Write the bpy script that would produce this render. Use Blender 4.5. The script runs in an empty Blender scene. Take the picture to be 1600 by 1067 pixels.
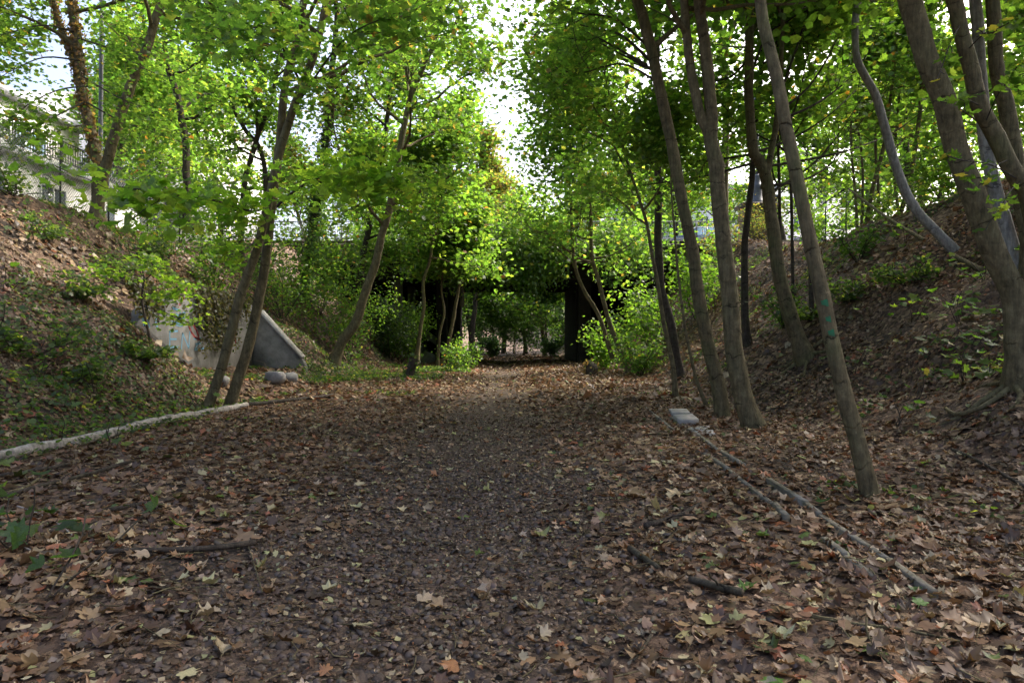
import bpy, math, random
import numpy as np

SC = bpy.context.scene
COL = SC.collection
rad = math.radians
rng = np.random.default_rng(11)
random.seed(5)

# ------------------------------------------------------------------ camera, sky, sun, exposure
CAM_Z = 1.4
F = 24.0 / 36.0 * 1600.0
cam = bpy.data.cameras.new('camera'); camo = bpy.data.objects.new('camera', cam); COL.objects.link(camo)
cam.lens = 24; cam.sensor_width = 36; cam.clip_start = 0.05; cam.clip_end = 2000
camo.location = (0, 0, CAM_Z); camo.rotation_euler = (rad(90), 0, 0)
SC.camera = camo
SUN_EL, SUN_AZ = 42.0, 56.0            # azimuth measured from +Y (ahead) towards +X (right)
w = bpy.data.worlds.new('World'); SC.world = w; w.use_nodes = True
nt = w.node_tree; nt.nodes.clear()
sky = nt.nodes.new('ShaderNodeTexSky'); sky.sky_type = 'NISHITA'; sky.sun_disc = False
sky.sun_elevation = rad(SUN_EL); sky.sun_rotation = rad(SUN_AZ)
sky.air_density = 0.65; sky.dust_density = 7.0; sky.ozone_density = 0.5
bg = nt.nodes.new('ShaderNodeBackground'); bg.inputs[1].default_value = 0.15
wo = nt.nodes.new('ShaderNodeOutputWorld')
nt.links.new(sky.outputs[0], bg.inputs[0]); nt.links.new(bg.outputs[0], wo.inputs[0])
sl = bpy.data.lights.new('sun', 'SUN'); slo = bpy.data.objects.new('sun', sl); COL.objects.link(slo)
sl.energy = 1.5; sl.angle = rad(10.0); sl.color = (1.0, 0.96, 0.9)
slo.location = (30, 30, 40)
slo.rotation_euler = (rad(90 - SUN_EL), 0, rad(180 - SUN_AZ))
vs = SC.view_settings; vs.view_transform = 'Standard'; vs.look = 'None'; vs.gamma = 1; vs.exposure = 2.12
vs.use_curve_mapping = False
SC.cycles.use_denoising = True
SC.cycles.max_bounces = 6; SC.cycles.diffuse_bounces = 3; SC.cycles.transmission_bounces = 4
SC.cycles.glossy_bounces = 2; SC.cycles.transparent_max_bounces = 8
SC.cycles.sample_clamp_indirect = 6

# ------------------------------------------------------------------ materials
MATS = {}
def nodes(name):
    m = bpy.data.materials.new(name); m.use_nodes = True
    n = m.node_tree; b = n.nodes['Principled BSDF']
    MATS[name] = m
    return m, n, b
def N(n, typ, **kw):
    x = n.nodes.new(typ)
    for k, v in kw.items():
        if k.startswith('i_'):
            key = k[2:]
            x.inputs[int(key) if key.isdigit() else key.replace('_', ' ')].default_value = v
        else: setattr(x, k, v)
    return x
def ramp(n, fac, stops):
    r = n.nodes.new('ShaderNodeValToRGB'); e = r.color_ramp.elements
    while len(e) > 1: e.remove(e[0])
    e[0].position = stops[0][0]; e[0].color = (*stops[0][1], 1)
    for p, c in stops[1:]:
        q = e.new(p); q.color = (*c, 1)
    n.links.new(fac, r.inputs[0]); return r
def mat_noise(name, stops, scale=6, rough=0.8, bump=0.3, detail=8, stretch=(1, 1, 1), metal=0.0, bscale=None):
    m, n, b = nodes(name)
    tc = N(n, 'ShaderNodeTexCoord'); mp = N(n, 'ShaderNodeMapping'); mp.inputs['Scale'].default_value = stretch
    n.links.new(tc.outputs['Object'], mp.inputs[0])
    t = N(n, 'ShaderNodeTexNoise', i_Scale=scale, i_Detail=detail, i_Roughness=0.65)
    n.links.new(mp.outputs[0], t.inputs['Vector'])
    r = ramp(n, t.outputs[0], stops); n.links.new(r.outputs[0], b.inputs['Base Color'])
    b.inputs['Roughness'].default_value = rough; b.inputs['Metallic'].default_value = metal
    b.inputs['Specular IOR Level'].default_value = 0.3
    if bump:
        t2 = N(n, 'ShaderNodeTexNoise', i_Scale=bscale or scale * 4, i_Detail=6.0)
        n.links.new(mp.outputs[0], t2.inputs['Vector'])
        bp = N(n, 'ShaderNodeBump', i_Strength=bump, i_Distance=0.02)
        n.links.new(t2.outputs[0], bp.inputs['Height']); n.links.new(bp.outputs[0], b.inputs['Normal'])
    return m
def mat_bark(name, dark, mid, light, moss=(0.07, 0.075, 0.03), moss_amt=0.5, ring=2.6):
    m, n, b = nodes(name)
    at = N(n, 'ShaderNodeAttribute', attribute_name='al')
    tc = N(n, 'ShaderNodeTexCoord')
    t = N(n, 'ShaderNodeTexNoise', i_Scale=7.0, i_Detail=9.0, i_Roughness=0.7)
    n.links.new(tc.outputs['Object'], t.inputs['Vector'])
    r = ramp(n, t.outputs[0], [(0.28, dark), (0.5, mid), (0.75, light)])
    # moss / algae patches
    t2 = N(n, 'ShaderNodeTexNoise', i_Scale=1.7, i_Detail=5.0)
    n.links.new(tc.outputs['Object'], t2.inputs['Vector'])
    mr = N(n, 'ShaderNodeMapRange', i_1=0.48, i_2=0.68, i_3=0.0, i_4=moss_amt)
    n.links.new(t2.outputs[0], mr.inputs[0])
    mx = N(n, 'ShaderNodeMix', data_type='RGBA'); mx.inputs[7].default_value = (*moss, 1)
    n.links.new(mr.outputs[0], mx.inputs[0]); n.links.new(r.outputs[0], mx.inputs[6])
    ms = N(n, 'ShaderNodeMapping'); ms.inputs['Scale'].default_value = (1, 1, 0.12); n.links.new(tc.outputs['Object'], ms.inputs[0])
    ts = N(n, 'ShaderNodeTexNoise', i_Scale=24.0, i_Detail=5.0, i_Roughness=0.7); n.links.new(ms.outputs[0], ts.inputs['Vector'])
    sr = N(n, 'ShaderNodeMapRange', i_1=0.3, i_2=0.7, i_3=0.55, i_4=1.4); n.links.new(ts.outputs[0], sr.inputs[0])
    sm = N(n, 'ShaderNodeVectorMath', operation='SCALE'); n.links.new(mx.outputs[2], sm.inputs[0]); n.links.new(sr.outputs[0], sm.inputs['Scale'])
    tl_ = N(n, 'ShaderNodeTexNoise', i_Scale=11.0, i_Detail=7.0, i_Roughness=0.75); n.links.new(tc.outputs['Object'], tl_.inputs['Vector'])
    lr = N(n, 'ShaderNodeMapRange', i_1=0.6, i_2=0.72, i_3=0.0, i_4=0.55); n.links.new(tl_.outputs[0], lr.inputs[0])
    ml_ = N(n, 'ShaderNodeMix', data_type='RGBA'); ml_.inputs[7].default_value = (*[min(.5, c * 1.7) for c in light], 1)
    n.links.new(lr.outputs[0], ml_.inputs[0]); n.links.new(sm.outputs[0], ml_.inputs[6])
    # irregular ring scars round the stem
    nz = N(n, 'ShaderNodeTexNoise', i_Scale=5.0, i_Detail=4.0); n.links.new(tc.outputs['Object'], nz.inputs['Vector'])
    ma = N(n, 'ShaderNodeMath', operation='MULTIPLY_ADD', i_1=ring); n.links.new(at.outputs['Fac'], ma.inputs[0])
    mb = N(n, 'ShaderNodeMath', operation='MULTIPLY', i_1=0.9); n.links.new(nz.outputs[0], mb.inputs[0])
    n.links.new(mb.outputs[0], ma.inputs[2])
    fr = N(n, 'ShaderNodeMath', operation='FRACT'); n.links.new(ma.outputs[0], fr.inputs[0])
    lt = N(n, 'ShaderNodeMapRange', i_1=0.0, i_2=0.075, i_3=1.0, i_4=0.0); n.links.new(fr.outputs[0], lt.inputs[0])
    t3 = N(n, 'ShaderNodeTexNoise', i_Scale=3.1, i_Detail=2.0); n.links.new(tc.outputs['Object'], t3.inputs['Vector'])
    g = N(n, 'ShaderNodeMapRange', i_1=0.44, i_2=0.58, i_3=0.0, i_4=0.85); n.links.new(t3.outputs[0], g.inputs[0])
    mm = N(n, 'ShaderNodeMath', operation='MULTIPLY'); n.links.new(lt.outputs[0], mm.inputs[0]); n.links.new(g.outputs[0], mm.inputs[1])
    mx2 = N(n, 'ShaderNodeMix', data_type='RGBA'); mx2.inputs[7].default_value = (*[c * 0.25 for c in dark], 1)
    n.links.new(mm.outputs[0], mx2.inputs[0]); n.links.new(ml_.outputs[2], mx2.inputs[6])
    n.links.new(mx2.outputs[2], b.inputs['Base Color'])
    b.inputs['Roughness'].default_value = 0.85; b.inputs['Specular IOR Level'].default_value = 0.2
    mp = N(n, 'ShaderNodeMapping'); mp.inputs['Scale'].default_value = (1, 1, 0.35)
    n.links.new(tc.outputs['Object'], mp.inputs[0])
    t4 = N(n, 'ShaderNodeTexNoise', i_Scale=45.0, i_Detail=6.0); n.links.new(mp.outputs[0], t4.inputs['Vector'])
    sb = N(n, 'ShaderNodeMath', operation='SUBTRACT'); n.links.new(t4.outputs[0], sb.inputs[0]); n.links.new(mm.outputs[0], sb.inputs[1])
    bp = N(n, 'ShaderNodeBump', i_Strength=0.8, i_Distance=0.016)
    n.links.new(sb.outputs[0], bp.inputs['Height']); n.links.new(bp.outputs[0], b.inputs['Normal'])
    return m
def mat_leaf(name, trans=0.58, tmul=(2.8, 3.05, 1.2), gloss=0.025):
    m = bpy.data.materials.new(name); m.use_nodes = True; n = m.node_tree; n.nodes.clear(); MATS[name] = m
    at = N(n, 'ShaderNodeAttribute', attribute_name='col')
    tc = N(n, 'ShaderNodeTexCoord')
    t = N(n, 'ShaderNodeTexNoise', i_Scale=22.0, i_Detail=3.0); n.links.new(tc.outputs['Object'], t.inputs['Vector'])
    mr = N(n, 'ShaderNodeMapRange', i_1=0.3, i_2=0.7, i_3=0.72, i_4=1.25); n.links.new(t.outputs[0], mr.inputs[0])
    mv = N(n, 'ShaderNodeVectorMath', operation='SCALE'); n.links.new(at.outputs['Color'], mv.inputs[0]); n.links.new(mr.outputs[0], mv.inputs['Scale'])
    d = N(n, 'ShaderNodeBsdfDiffuse'); n.links.new(mv.outputs[0], d.inputs[0])
    last = d
    if trans:
        v = N(n, 'ShaderNodeVectorMath', operation='MULTIPLY'); v.inputs[1].default_value = tmul
        n.links.new(mv.outputs[0], v.inputs[0])
        tr = N(n, 'ShaderNodeBsdfTranslucent'); n.links.new(v.outputs[0], tr.inputs[0])
        mx = N(n, 'ShaderNodeMixShader', i_0=trans); n.links.new(d.outputs[0], mx.inputs[1]); n.links.new(tr.outputs[0], mx.inputs[2])
        last = mx
    if gloss:
        gl = N(n, 'ShaderNodeBsdfGlossy', i_Roughness=0.42); gl.inputs[0].default_value = (1, 1, 1, 1)
        m2 = N(n, 'ShaderNodeMixShader', i_0=gloss); n.links.new(last.outputs[0], m2.inputs[1]); n.links.new(gl.outputs[0], m2.inputs[2])
        last = m2
    o = N(n, 'ShaderNodeOutputMaterial'); n.links.new(last.outputs[0], o.inputs[0])
    return m
def mat_glass(name, col=(0.05, 0.07, 0.09)):
    m, n, b = nodes(name)
    b.inputs['Base Color'].default_value = (*col, 1); b.inputs['Roughness'].default_value = 0.06
    b.inputs['Specular IOR Level'].default_value = 0.8
    t = N(n, 'ShaderNodeTexNoise', i_Scale=1.2); bp = N(n, 'ShaderNodeBump', i_Strength=0.05, i_Distance=0.01)
    n.links.new(t.outputs[0], bp.inputs['Height']); n.links.new(bp.outputs[0], b.inputs['Normal'])
    return m

mat_leaf('leaf'); mat_leaf('stone_col', trans=0, gloss=0.03); mat_leaf('dry_leaf', trans=0.2, tmul=(1.2, 1.0, 0.8), gloss=0.03)
mat_bark('bark_brown', (0.05, 0.04, 0.021), (0.115, 0.093, 0.048), (0.195, 0.163, 0.09), moss=(0.1, 0.095, 0.045), moss_amt=0.5)
mat_bark('bark_olive', (0.048, 0.039, 0.02), (0.105, 0.085, 0.044), (0.18, 0.148, 0.08), moss=(0.085, 0.09, 0.035), moss_amt=0.7)
mat_bark('bark_dark', (0.022, 0.018, 0.014), (0.05, 0.04, 0.03), (0.095, 0.078, 0.06), moss_amt=0.3)
mat_bark('bark_grey', (0.15, 0.145, 0.13), (0.25, 0.24, 0.22), (0.38, 0.37, 0.34), moss=(0.16, 0.17, 0.11), moss_amt=0.4, ring=1.6)
mat_bark('bark_log', (0.17, 0.15, 0.125), (0.31, 0.28, 0.24), (0.46, 0.43, 0.38), moss_amt=0.15, ring=1.1)
mat_noise('concrete', [(0.25, (0.16, 0.15, 0.13)), (0.5, (0.3, 0.285, 0.26)), (0.8, (0.42, 0.41, 0.38))], 3, 0.9, 0.4)
mat_noise('concrete_wall', [(0.25, (0.06, 0.06, 0.05)), (0.5, (0.145, 0.142, 0.13)), (0.8, (0.23, 0.226, 0.214))], 2.2, 0.9, 0.5)
mat_noise('concrete_mossy', [(0.25, (0.06, 0.062, 0.035)), (0.5, (0.17, 0.155, 0.125)), (0.8, (0.3, 0.28, 0.245))], 5, 0.9, 0.5)
mat_noise('concrete_trough', [(0.3, (0.06, 0.058, 0.035)), (0.5, (0.15, 0.135, 0.1)), (0.75, (0.26, 0.24, 0.195))], 6, 0.9, 0.6)
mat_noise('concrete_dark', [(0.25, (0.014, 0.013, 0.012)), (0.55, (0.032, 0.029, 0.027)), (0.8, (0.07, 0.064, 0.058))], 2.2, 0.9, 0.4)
mat_noise('bridge_stone', [(0.25, (0.05, 0.046, 0.034)), (0.5, (0.11, 0.098, 0.075)), (0.8, (0.2, 0.18, 0.145))], 2.5, 0.9, 0.4)
mat_noise('masonry', [(0.25, (0.09, 0.07, 0.05)), (0.5, (0.19, 0.15, 0.11)), (0.8, (0.28, 0.23, 0.17))], 4, 0.9, 0.6)
mat_noise('plaster', [(0.2, (0.66, 0.65, 0.63)), (0.8, (0.82, 0.81, 0.79))], 0.8, 0.8, 0.05)
mat_noise('plaster_grey', [(0.2, (0.5, 0.5, 0.53)), (0.8, (0.66, 0.66, 0.69))], 0.8, 0.8, 0.05)
mat_noise('white_frame', [(0.2, (0.72, 0.72, 0.72)), (0.8, (0.82, 0.82, 0.82))], 3, 0.5, 0)
mat_noise('iron', [(0.3, (0.02, 0.022, 0.024)), (0.7, (0.05, 0.052, 0.055))], 14, 0.6, 0.2)
mat_noise('iron_green', [(0.3, (0.02, 0.035, 0.025)), (0.7, (0.05, 0.075, 0.055))], 14, 0.6, 0.2)
mat_noise('galvanised', [(0.3, (0.16, 0.17, 0.18)), (0.7, (0.3, 0.31, 0.32))], 9, 0.55, 0.1, metal=0.3)
mat_noise('lamp_grey', [(0.3, (0.06, 0.065, 0.075)), (0.7, (0.12, 0.125, 0.14))], 9, 0.5, 0.1)
mat_noise('car_paint', [(0.3, (0.12, 0.17, 0.26)), (0.7, (0.14, 0.19, 0.28))], 3, 0.25, 0)
mat_noise('rubber', [(0.3, (0.015, 0.015, 0.015)), (0.7, (0.03, 0.03, 0.03))], 12, 0.8, 0)
mat_noise('sign_red', [(0.3, (0.55, 0.02, 0.02)), (0.7, (0.62, 0.03, 0.025))], 3, 0.4, 0)
mat_noise('sign_white', [(0.3, (0.75, 0.75, 0.75)), (0.7, (0.8, 0.8, 0.8))], 3, 0.4, 0)
mat_noise('spray_blue', [(0.3, (0.09, 0.19, 0.27)), (0.7, (0.12, 0.27, 0.38))], 18, 0.7, 0)
mat_noise('spray_red', [(0.3, (0.2, 0.035, 0.04)), (0.7, (0.3, 0.05, 0.055))], 18, 0.7, 0)
mat_noise('spray_black', [(0.3, (0.02, 0.02, 0.022)), (0.7, (0.05, 0.05, 0.055))], 18, 0.7, 0)
mat_noise('spray_green', [(0.35, (0.05, 0.08, 0.045)), (0.6, (0.02, 0.17, 0.07))], 18, 0.7, 0)
mat_noise('straw', [(0.3, (0.12, 0.085, 0.05)), (0.5, (0.22, 0.17, 0.105)), (0.75, (0.34, 0.28, 0.19))], 2.0, 0.9, 0)
mat_noise('stone', [(0.25, (0.036, 0.027, 0.02)), (0.5, (0.068, 0.051, 0.039)), (0.8, (0.125, 0.097, 0.074))], 9, 0.85, 0.4)
mat_noise('rock', [(0.25, (0.12, 0.115, 0.105)), (0.5, (0.22, 0.21, 0.195)), (0.8, (0.33, 0.32, 0.3))], 4, 0.9, 0.7)
mat_noise('asphalt', [(0.25, (0.035, 0.035, 0.036)), (0.8, (0.07, 0.07, 0.07))], 25, 0.9, 0.3)
mat_glass('glass'); mat_glass('glass_blue', (0.22, 0.33, 0.42))

def mat_ground(name, path=False):
    m, n, b = nodes(name)
    tc = N(n, 'ShaderNodeTexCoord')
    v = N(n, 'ShaderNodeTexVoronoi', i_Scale=16.0 if not path else 30.0); v.inputs['Randomness'].default_value = 1
    nz = N(n, 'ShaderNodeTexNoise', i_Scale=9.0, i_Detail=4.0); n.links.new(tc.outputs['Object'], nz.inputs['Vector'])
    ad = N(n, 'ShaderNodeMixRGB', blend_type='ADD', i_Fac=0.12); n.links.new(tc.outputs['Object'], ad.inputs[1]); n.links.new(nz.outputs[1], ad.inputs[2])
    n.links.new(ad.outputs[0], v.inputs['Vector'])
    sp = N(n, 'ShaderNodeSeparateColor'); n.links.new(v.outputs['Color'], sp.inputs[0])
    if path:
        st = [(0.0, (0.047, 0.033, 0.023)), (0.5, (0.086, 0.06, 0.042)), (0.85, (0.13, 0.092, 0.064)), (1.0, (0.22, 0.165, 0.115))]
    else:
        st = [(0.0, (0.042, 0.028, 0.02)), (0.4, (0.085, 0.056, 0.038)), (0.75, (0.14, 0.092, 0.06)), (1.0, (0.24, 0.17, 0.11))]
    r = ramp(n, sp.outputs[0], st)
    # bare dark earth patches
    t2 = N(n, 'ShaderNodeTexNoise', i_Scale=0.55, i_Detail=6.0, i_Roughness=0.6); n.links.new(tc.outputs['Object'], t2.inputs['Vector'])
    mr = N(n, 'ShaderNodeMapRange', i_1=0.52, i_2=0.6, i_3=0.0, i_4=0.9 if not path else 0.3); n.links.new(t2.outputs[0], mr.inputs[0])
    t5 = N(n, 'ShaderNodeTexNoise', i_Scale=40.0, i_Detail=6.0); n.links.new(tc.outputs['Object'], t5.inputs['Vector'])
    er = ramp(n, t5.outputs[0], [(0.3, (0.022, 0.018, 0.014)), (0.7, (0.06, 0.048, 0.037))])
    mx = N(n, 'ShaderNodeMix', data_type='RGBA'); n.links.new(mr.outputs[0], mx.inputs[0]); n.links.new(r.outputs[0], mx.inputs[6]); n.links.new(er.outputs[0], mx.inputs[7])
    n.links.new(mx.outputs[2], b.inputs['Base Color'])
    b.inputs['Roughness'].default_value = 0.9; b.inputs['Specular IOR Level'].default_value = 0.2
    ml = N(n, 'ShaderNodeMath', operation='MULTIPLY_ADD', i_1=-1.0); n.links.new(v.outputs['Distance'], ml.inputs[0]); n.links.new(t5.outputs[0], ml.inputs[2])
    bp = N(n, 'ShaderNodeBump', i_Strength=0.8, i_Distance=0.03); n.links.new(ml.outputs[0], bp.inputs['Height'])
    n.links.new(bp.outputs[0], b.inputs['Normal'])
mat_ground('litter_ground'); mat_ground('path_ground', True)

# ------------------------------------------------------------------ mesh helpers
def mesh_np(name, V, faces, mat=None, col=None, al=None, smooth=False):
    """faces: int array (n,k) or list of such arrays with different k."""
    if isinstance(faces, np.ndarray): faces = [faces]
    faces = [f for f in faces if len(f)]
    me = bpy.data.meshes.new(name); V = np.asarray(V, dtype=np.float32)
    me.vertices.add(len(V)); me.vertices.foreach_set('co', V.ravel())
    li = np.concatenate([f.ravel() for f in faces]).astype(np.int32)
    tot = np.concatenate([np.full(len(f), f.shape[1], np.int32) for f in faces])
    st = np.concatenate([[0], np.cumsum(tot)[:-1]]).astype(np.int32)
    me.loops.add(len(li)); me.loops.foreach_set('vertex_index', li)
    me.polygons.add(len(tot)); me.polygons.foreach_set('loop_start', st)
    if smooth: me.polygons.foreach_set('use_smooth', np.ones(len(tot), bool))
    if col is not None:
        a = me.attributes.new('col', 'FLOAT_COLOR', 'POINT')
        c = np.ones((len(V), 4), np.float32); c[:, :3] = col; a.data.foreach_set('color', c.ravel())
    if al is not None:
        a = me.attributes.new('al', 'FLOAT', 'POINT'); a.data.foreach_set('value', np.asarray(al, np.float32))
    me.update(calc_edges=True)
    if mat: me.materials.append(MATS[mat])
    return me
def link(name, me, parent=None, loc=None, kind=None, label=None, cat=None, group=None):
    o = bpy.data.objects.new(name, me); COL.objects.link(o)
    if parent is not None: o.parent = parent
    if loc is not None: o.location = loc
    if kind: o['kind'] = kind
    if label: o['label'] = label
    if cat: o['category'] = cat
    if group: o['group'] = group
    return o
def thing(name, label, cat, loc=(0, 0, 0), group=None):
    return link(name, None, None, loc, None, label, cat, group)
def copy_tree(o, parent=None):
    c = o.copy(); COL.objects.link(c); c.parent = parent
    for ch in list(o.children): copy_tree(ch, c)
    return c
class MB:
    """collects boxes / tubes / polygons into one mesh"""
    def __init__(s): s.V = []; s.F = {}; s.n = 0; s.al = []
    def add(s, V, *fs, al=None):
        V = np.asarray(V, float); s.V.append(V)
        s.al.append(np.zeros(len(V)) if al is None else al)
        for f in fs:
            f = np.asarray(f, int)
            if len(f): s.F.setdefault(f.shape[1], []).append(f + s.n)
        s.n += len(V); return s
    def box(s, x0, x1, y0, y1, z0, z1, bev=0.0):
        if bev <= 0:
            V = [(x, y, z) for x in (x0, x1) for y in (y0, y1) for z in (z0, z1)]
            return s.add(V, [(0, 1, 3, 2), (4, 6, 7, 5), (0, 4, 5, 1), (2, 3, 7, 6), (0, 2, 6, 4), (1, 5, 7, 3)])
        c = np.array([(x0 + x1) / 2, (y0 + y1) / 2, (z0 + z1) / 2]); h = np.array([x1 - x0, y1 - y0, z1 - z0]) / 2
        b = min(bev, *(h * 0.9)); V = []; idx = {}
        for sx in (-1, 1):
            for sy in (-1, 1):
                for sz in (-1, 1):
                    for ax in range(3):
                        d = np.array([sx, sy, sz]) * h; e = d - np.array([sx, sy, sz]) * b; e[ax] = d[ax]
                        idx[(sx, sy, sz, ax)] = len(V); V.append(c + e)
        Q = []; T = []
        S = (-1, 1)
        for ax in range(3):
            o1, o2 = [a for a in range(3) if a != ax]
            for sg in S:
                q = []
                for a, b2 in ((-1, -1), (1, -1), (1, 1), (-1, 1)):
                    k = [0, 0, 0]; k[ax] = sg; k[o1] = a; k[o2] = b2; q.append(idx[(*k, ax)])
                Q.append(q if sg > 0 else q[::-1])
            for a in S:
                for b2 in S:
                    q = []
                    for sg, fx in ((-1, o1), (1, o1), (1, o2), (-1, o2)):
                        k = [0, 0, 0]; k[ax] = sg; k[o1] = a; k[o2] = b2; q.append(idx[(*k, fx)])
                    Q.append(q)
        for sx in S:
            for sy in S:
                for sz in S: T.append([idx[(sx, sy, sz, a)] for a in range(3)])
        return s.add(V, Q, T)
    def prism(s, poly, axis, a0, a1):
        """poly: 2-D points in the plane of the two other axes, extruded along axis from a0 to a1"""
        n = len(poly); V = []
        for a in (a0, a1):
            for p in poly:
                q = list(p); q.insert(axis, a); V.append(q)
        s.add(V, [(i, (i + 1) % n, n + (i + 1) % n, n + i) for i in range(n)], [list(range(n))[::-1]], [list(range(n, 2 * n))])
        return s
    def tube(s, pts, r, sides=8, caps=True):
        V, Q, al = tube(pts, r, sides)
        s.add(V, Q, al=al)
        if caps:
            k = s.n - len(V); m = len(V) - sides
            s.F.setdefault(sides, []).append(np.array([[k + i for i in range(sides)][::-1]]))
            s.F.setdefault(sides, []).append(np.array([[k + m + i for i in range(sides)]]))
        return s
    def build(s, name, mat, parent=None, smooth=False, off=None, **kw):
        V = np.concatenate(s.V)
        if off is not None: V = V - np.asarray(off)
        me = mesh_np(name, V, [np.concatenate(f) for f in s.F.values()], mat, al=np.concatenate(s.al), smooth=smooth)
        return link(name, me, parent, **kw)
def tube(pts, r, sides=8):
    P = np.asarray(pts, float); n = len(P); r = np.broadcast_to(np.asarray(r, float), (n,))
    T = np.gradient(P, axis=0); T /= np.linalg.norm(T, axis=1)[:, None] + 1e-9
    ref = np.array([0.0, 0, 1]) if abs(T[:, 2]).mean() < 0.7 else np.array([0, 1.0, 0])
    A = np.cross(T, ref); A /= np.linalg.norm(A, axis=1)[:, None] + 1e-9
    B = np.cross(T, A)
    th = np.arange(sides) * 2 * np.pi / sides
    V = P[:, None] + r[:, None, None] * (A[:, None] * np.cos(th)[None, :, None] + B[:, None] * np.sin(th)[None, :, None])
    i = np.arange(n - 1)[:, None] * sides; j = np.arange(sides)[None]; k = (j + 1) % sides
    Q = np.stack([i + j, i + k, i + sides + k, i + sides + j], -1).reshape(-1, 4)
    d = np.concatenate([[0], np.cumsum(np.linalg.norm(np.diff(P, axis=0), axis=1))])
    return V.reshape(-1, 3), Q, np.repeat(d, sides)
def spline(P, r, n):
    """Catmull-Rom through P, n points"""
    P = np.asarray(P, float); r = np.asarray(r, float)
    Q = np.concatenate([P, r[:, None]], 1)
    E = np.concatenate([[2 * Q[0] - Q[1]], Q, [2 * Q[-1] - Q[-2]]])
    d = np.concatenate([[0], np.cumsum(np.linalg.norm(np.diff(P, axis=0), axis=1))]); u = np.linspace(0, d[-1], n)
    k = np.clip(np.searchsorted(d, u, 'right') - 1, 0, len(P) - 2); t = ((u - d[k]) / (d[k + 1] - d[k] + 1e-9))[:, None]
    a, b, c, e = E[k], E[k + 1], E[k + 2], E[k + 3]
    R = 0.5 * (2 * b + (c - a) * t + (2 * a - 5 * b + 4 * c - e) * t ** 2 + (3 * b - a - 3 * c + e) * t ** 3)
    return R[:, :3], np.maximum(R[:, 3], 0.003)

# ------------------------------------------------------------------ terrain
TAB = np.random.default_rng(3).random((256, 256))
def vn(x, y, s, o=0):
    x = np.asarray(x, float) / s + o * 17.3; y = np.asarray(y, float) / s + o * 31.7
    i = np.floor(x).astype(int); j = np.floor(y).astype(int); u = x - i; v = y - j
    u = u * u * (3 - 2 * u); v = v * v * (3 - 2 * v)
    t = lambda a, b: TAB[a & 255, b & 255]
    return (t(i, j) * (1 - u) + t(i + 1, j) * u) * (1 - v) + (t(i, j + 1) * (1 - u) + t(i + 1, j + 1) * u) * v - 0.5
def sstep(a, b, x):
    t = np.clip((x - a) / (b - a), 0, 1); return t * t * (3 - 2 * t)
NX0, NX1, NY0, NY1 = -8.6, -5.6, 15.6, 22.6       # refuge niche cut into the left bank
def terr(x, y):
    x = np.asarray(x, float); y = np.asarray(y, float)
    cr = 5.25 + 1.6 * sstep(28, 37, y)
    fl = -5.6 + 0.7 * vn(y, y * 0, 5, 1); fr = 4.25 + 0.6 * vn(y, y * 0, 4, 2)
    tl = (fl - x) / 7.4; tr = (x - fr) / 7.7
    def prof(t):
        s = np.clip(t, 0, 1); p = np.where(s < 0.15, s * s / 0.3, s - 0.075) / 0.925
        p = np.where(s > 0.88, p - (s - 0.88) ** 2 * 1.6, p)
        return p
    bank = np.maximum(prof(tl), prof(tr)) * cr
    rough = np.clip(np.maximum(tl, tr) * 4, 0, 1)
    bank = bank + rough * (0.7 * vn(x, y, 2.6, 3) + 0.34 * vn(x, y, 0.9, 4) + 0.14 * vn(x, y, 0.4, 14)) * np.where(bank < cr * 0.93, 1, 0.35)
    z = bank + 0.05 * vn(x, y, 1.7, 5) + 0.03 * vn(x, y, 0.6, 6)
    z = z - 0.07 * np.exp(-((x + 0.6) / 1.4) ** 2) + 0.05
    nm = sstep(NX0 - 0.28, NX0 - 0.08, x) * (1 - sstep(NX1 - 0.8, NX1 + 0.2, x)) * sstep(NY0 - 0.28, NY0 - 0.08, y) * (1 - sstep(NY1 + 0.05, NY1 + 0.28, y))
    zn = 0.35 + 0.25 * vn(x, y, 0.8, 7) + 0.12 * np.clip(-x - 6.5, 0, 3)
    bm = sstep(-11.5, -9.3, x) * (1 - sstep(NX0 - .3, NX0 - .1, x)) * sstep(NY0 + .6, NY0 + 2, y) * (1 - sstep(NY1, NY1 + 1.2, y))
    z = z * (1 - bm) + np.maximum(z, 2.68 + .12 * vn(x, y, .7, 15) + .55 * np.clip(-8.9 - x, 0, 4)) * bm
    z = z * (1 - nm) + np.minimum(z, zn) * nm
    return z
def tz(x, y): return float(terr(np.array([x]), np.array([y]))[0])
def at(px, py, Y):
    """world point seen at photo pixel px,py at depth Y (metres ahead of the camera)"""
    return np.array([(px - 800) / F * Y, Y, CAM_Z + (533.5 - py) / F * Y])
def hit(px, py, y0=2.0, y1=120.0):
    Y = np.linspace(y0, y1, 6000); X = (px - 800) / F * Y; Z = CAM_Z + (533.5 - py) / F * Y
    d = Z - terr(X, Y); k = np.argmax(d < 0)
    if d[k] >= 0: k = len(Y) - 1
    return np.array([X[k], Y[k], float(terr(X[k:k + 1], Y[k:k + 1])[0])])

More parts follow.
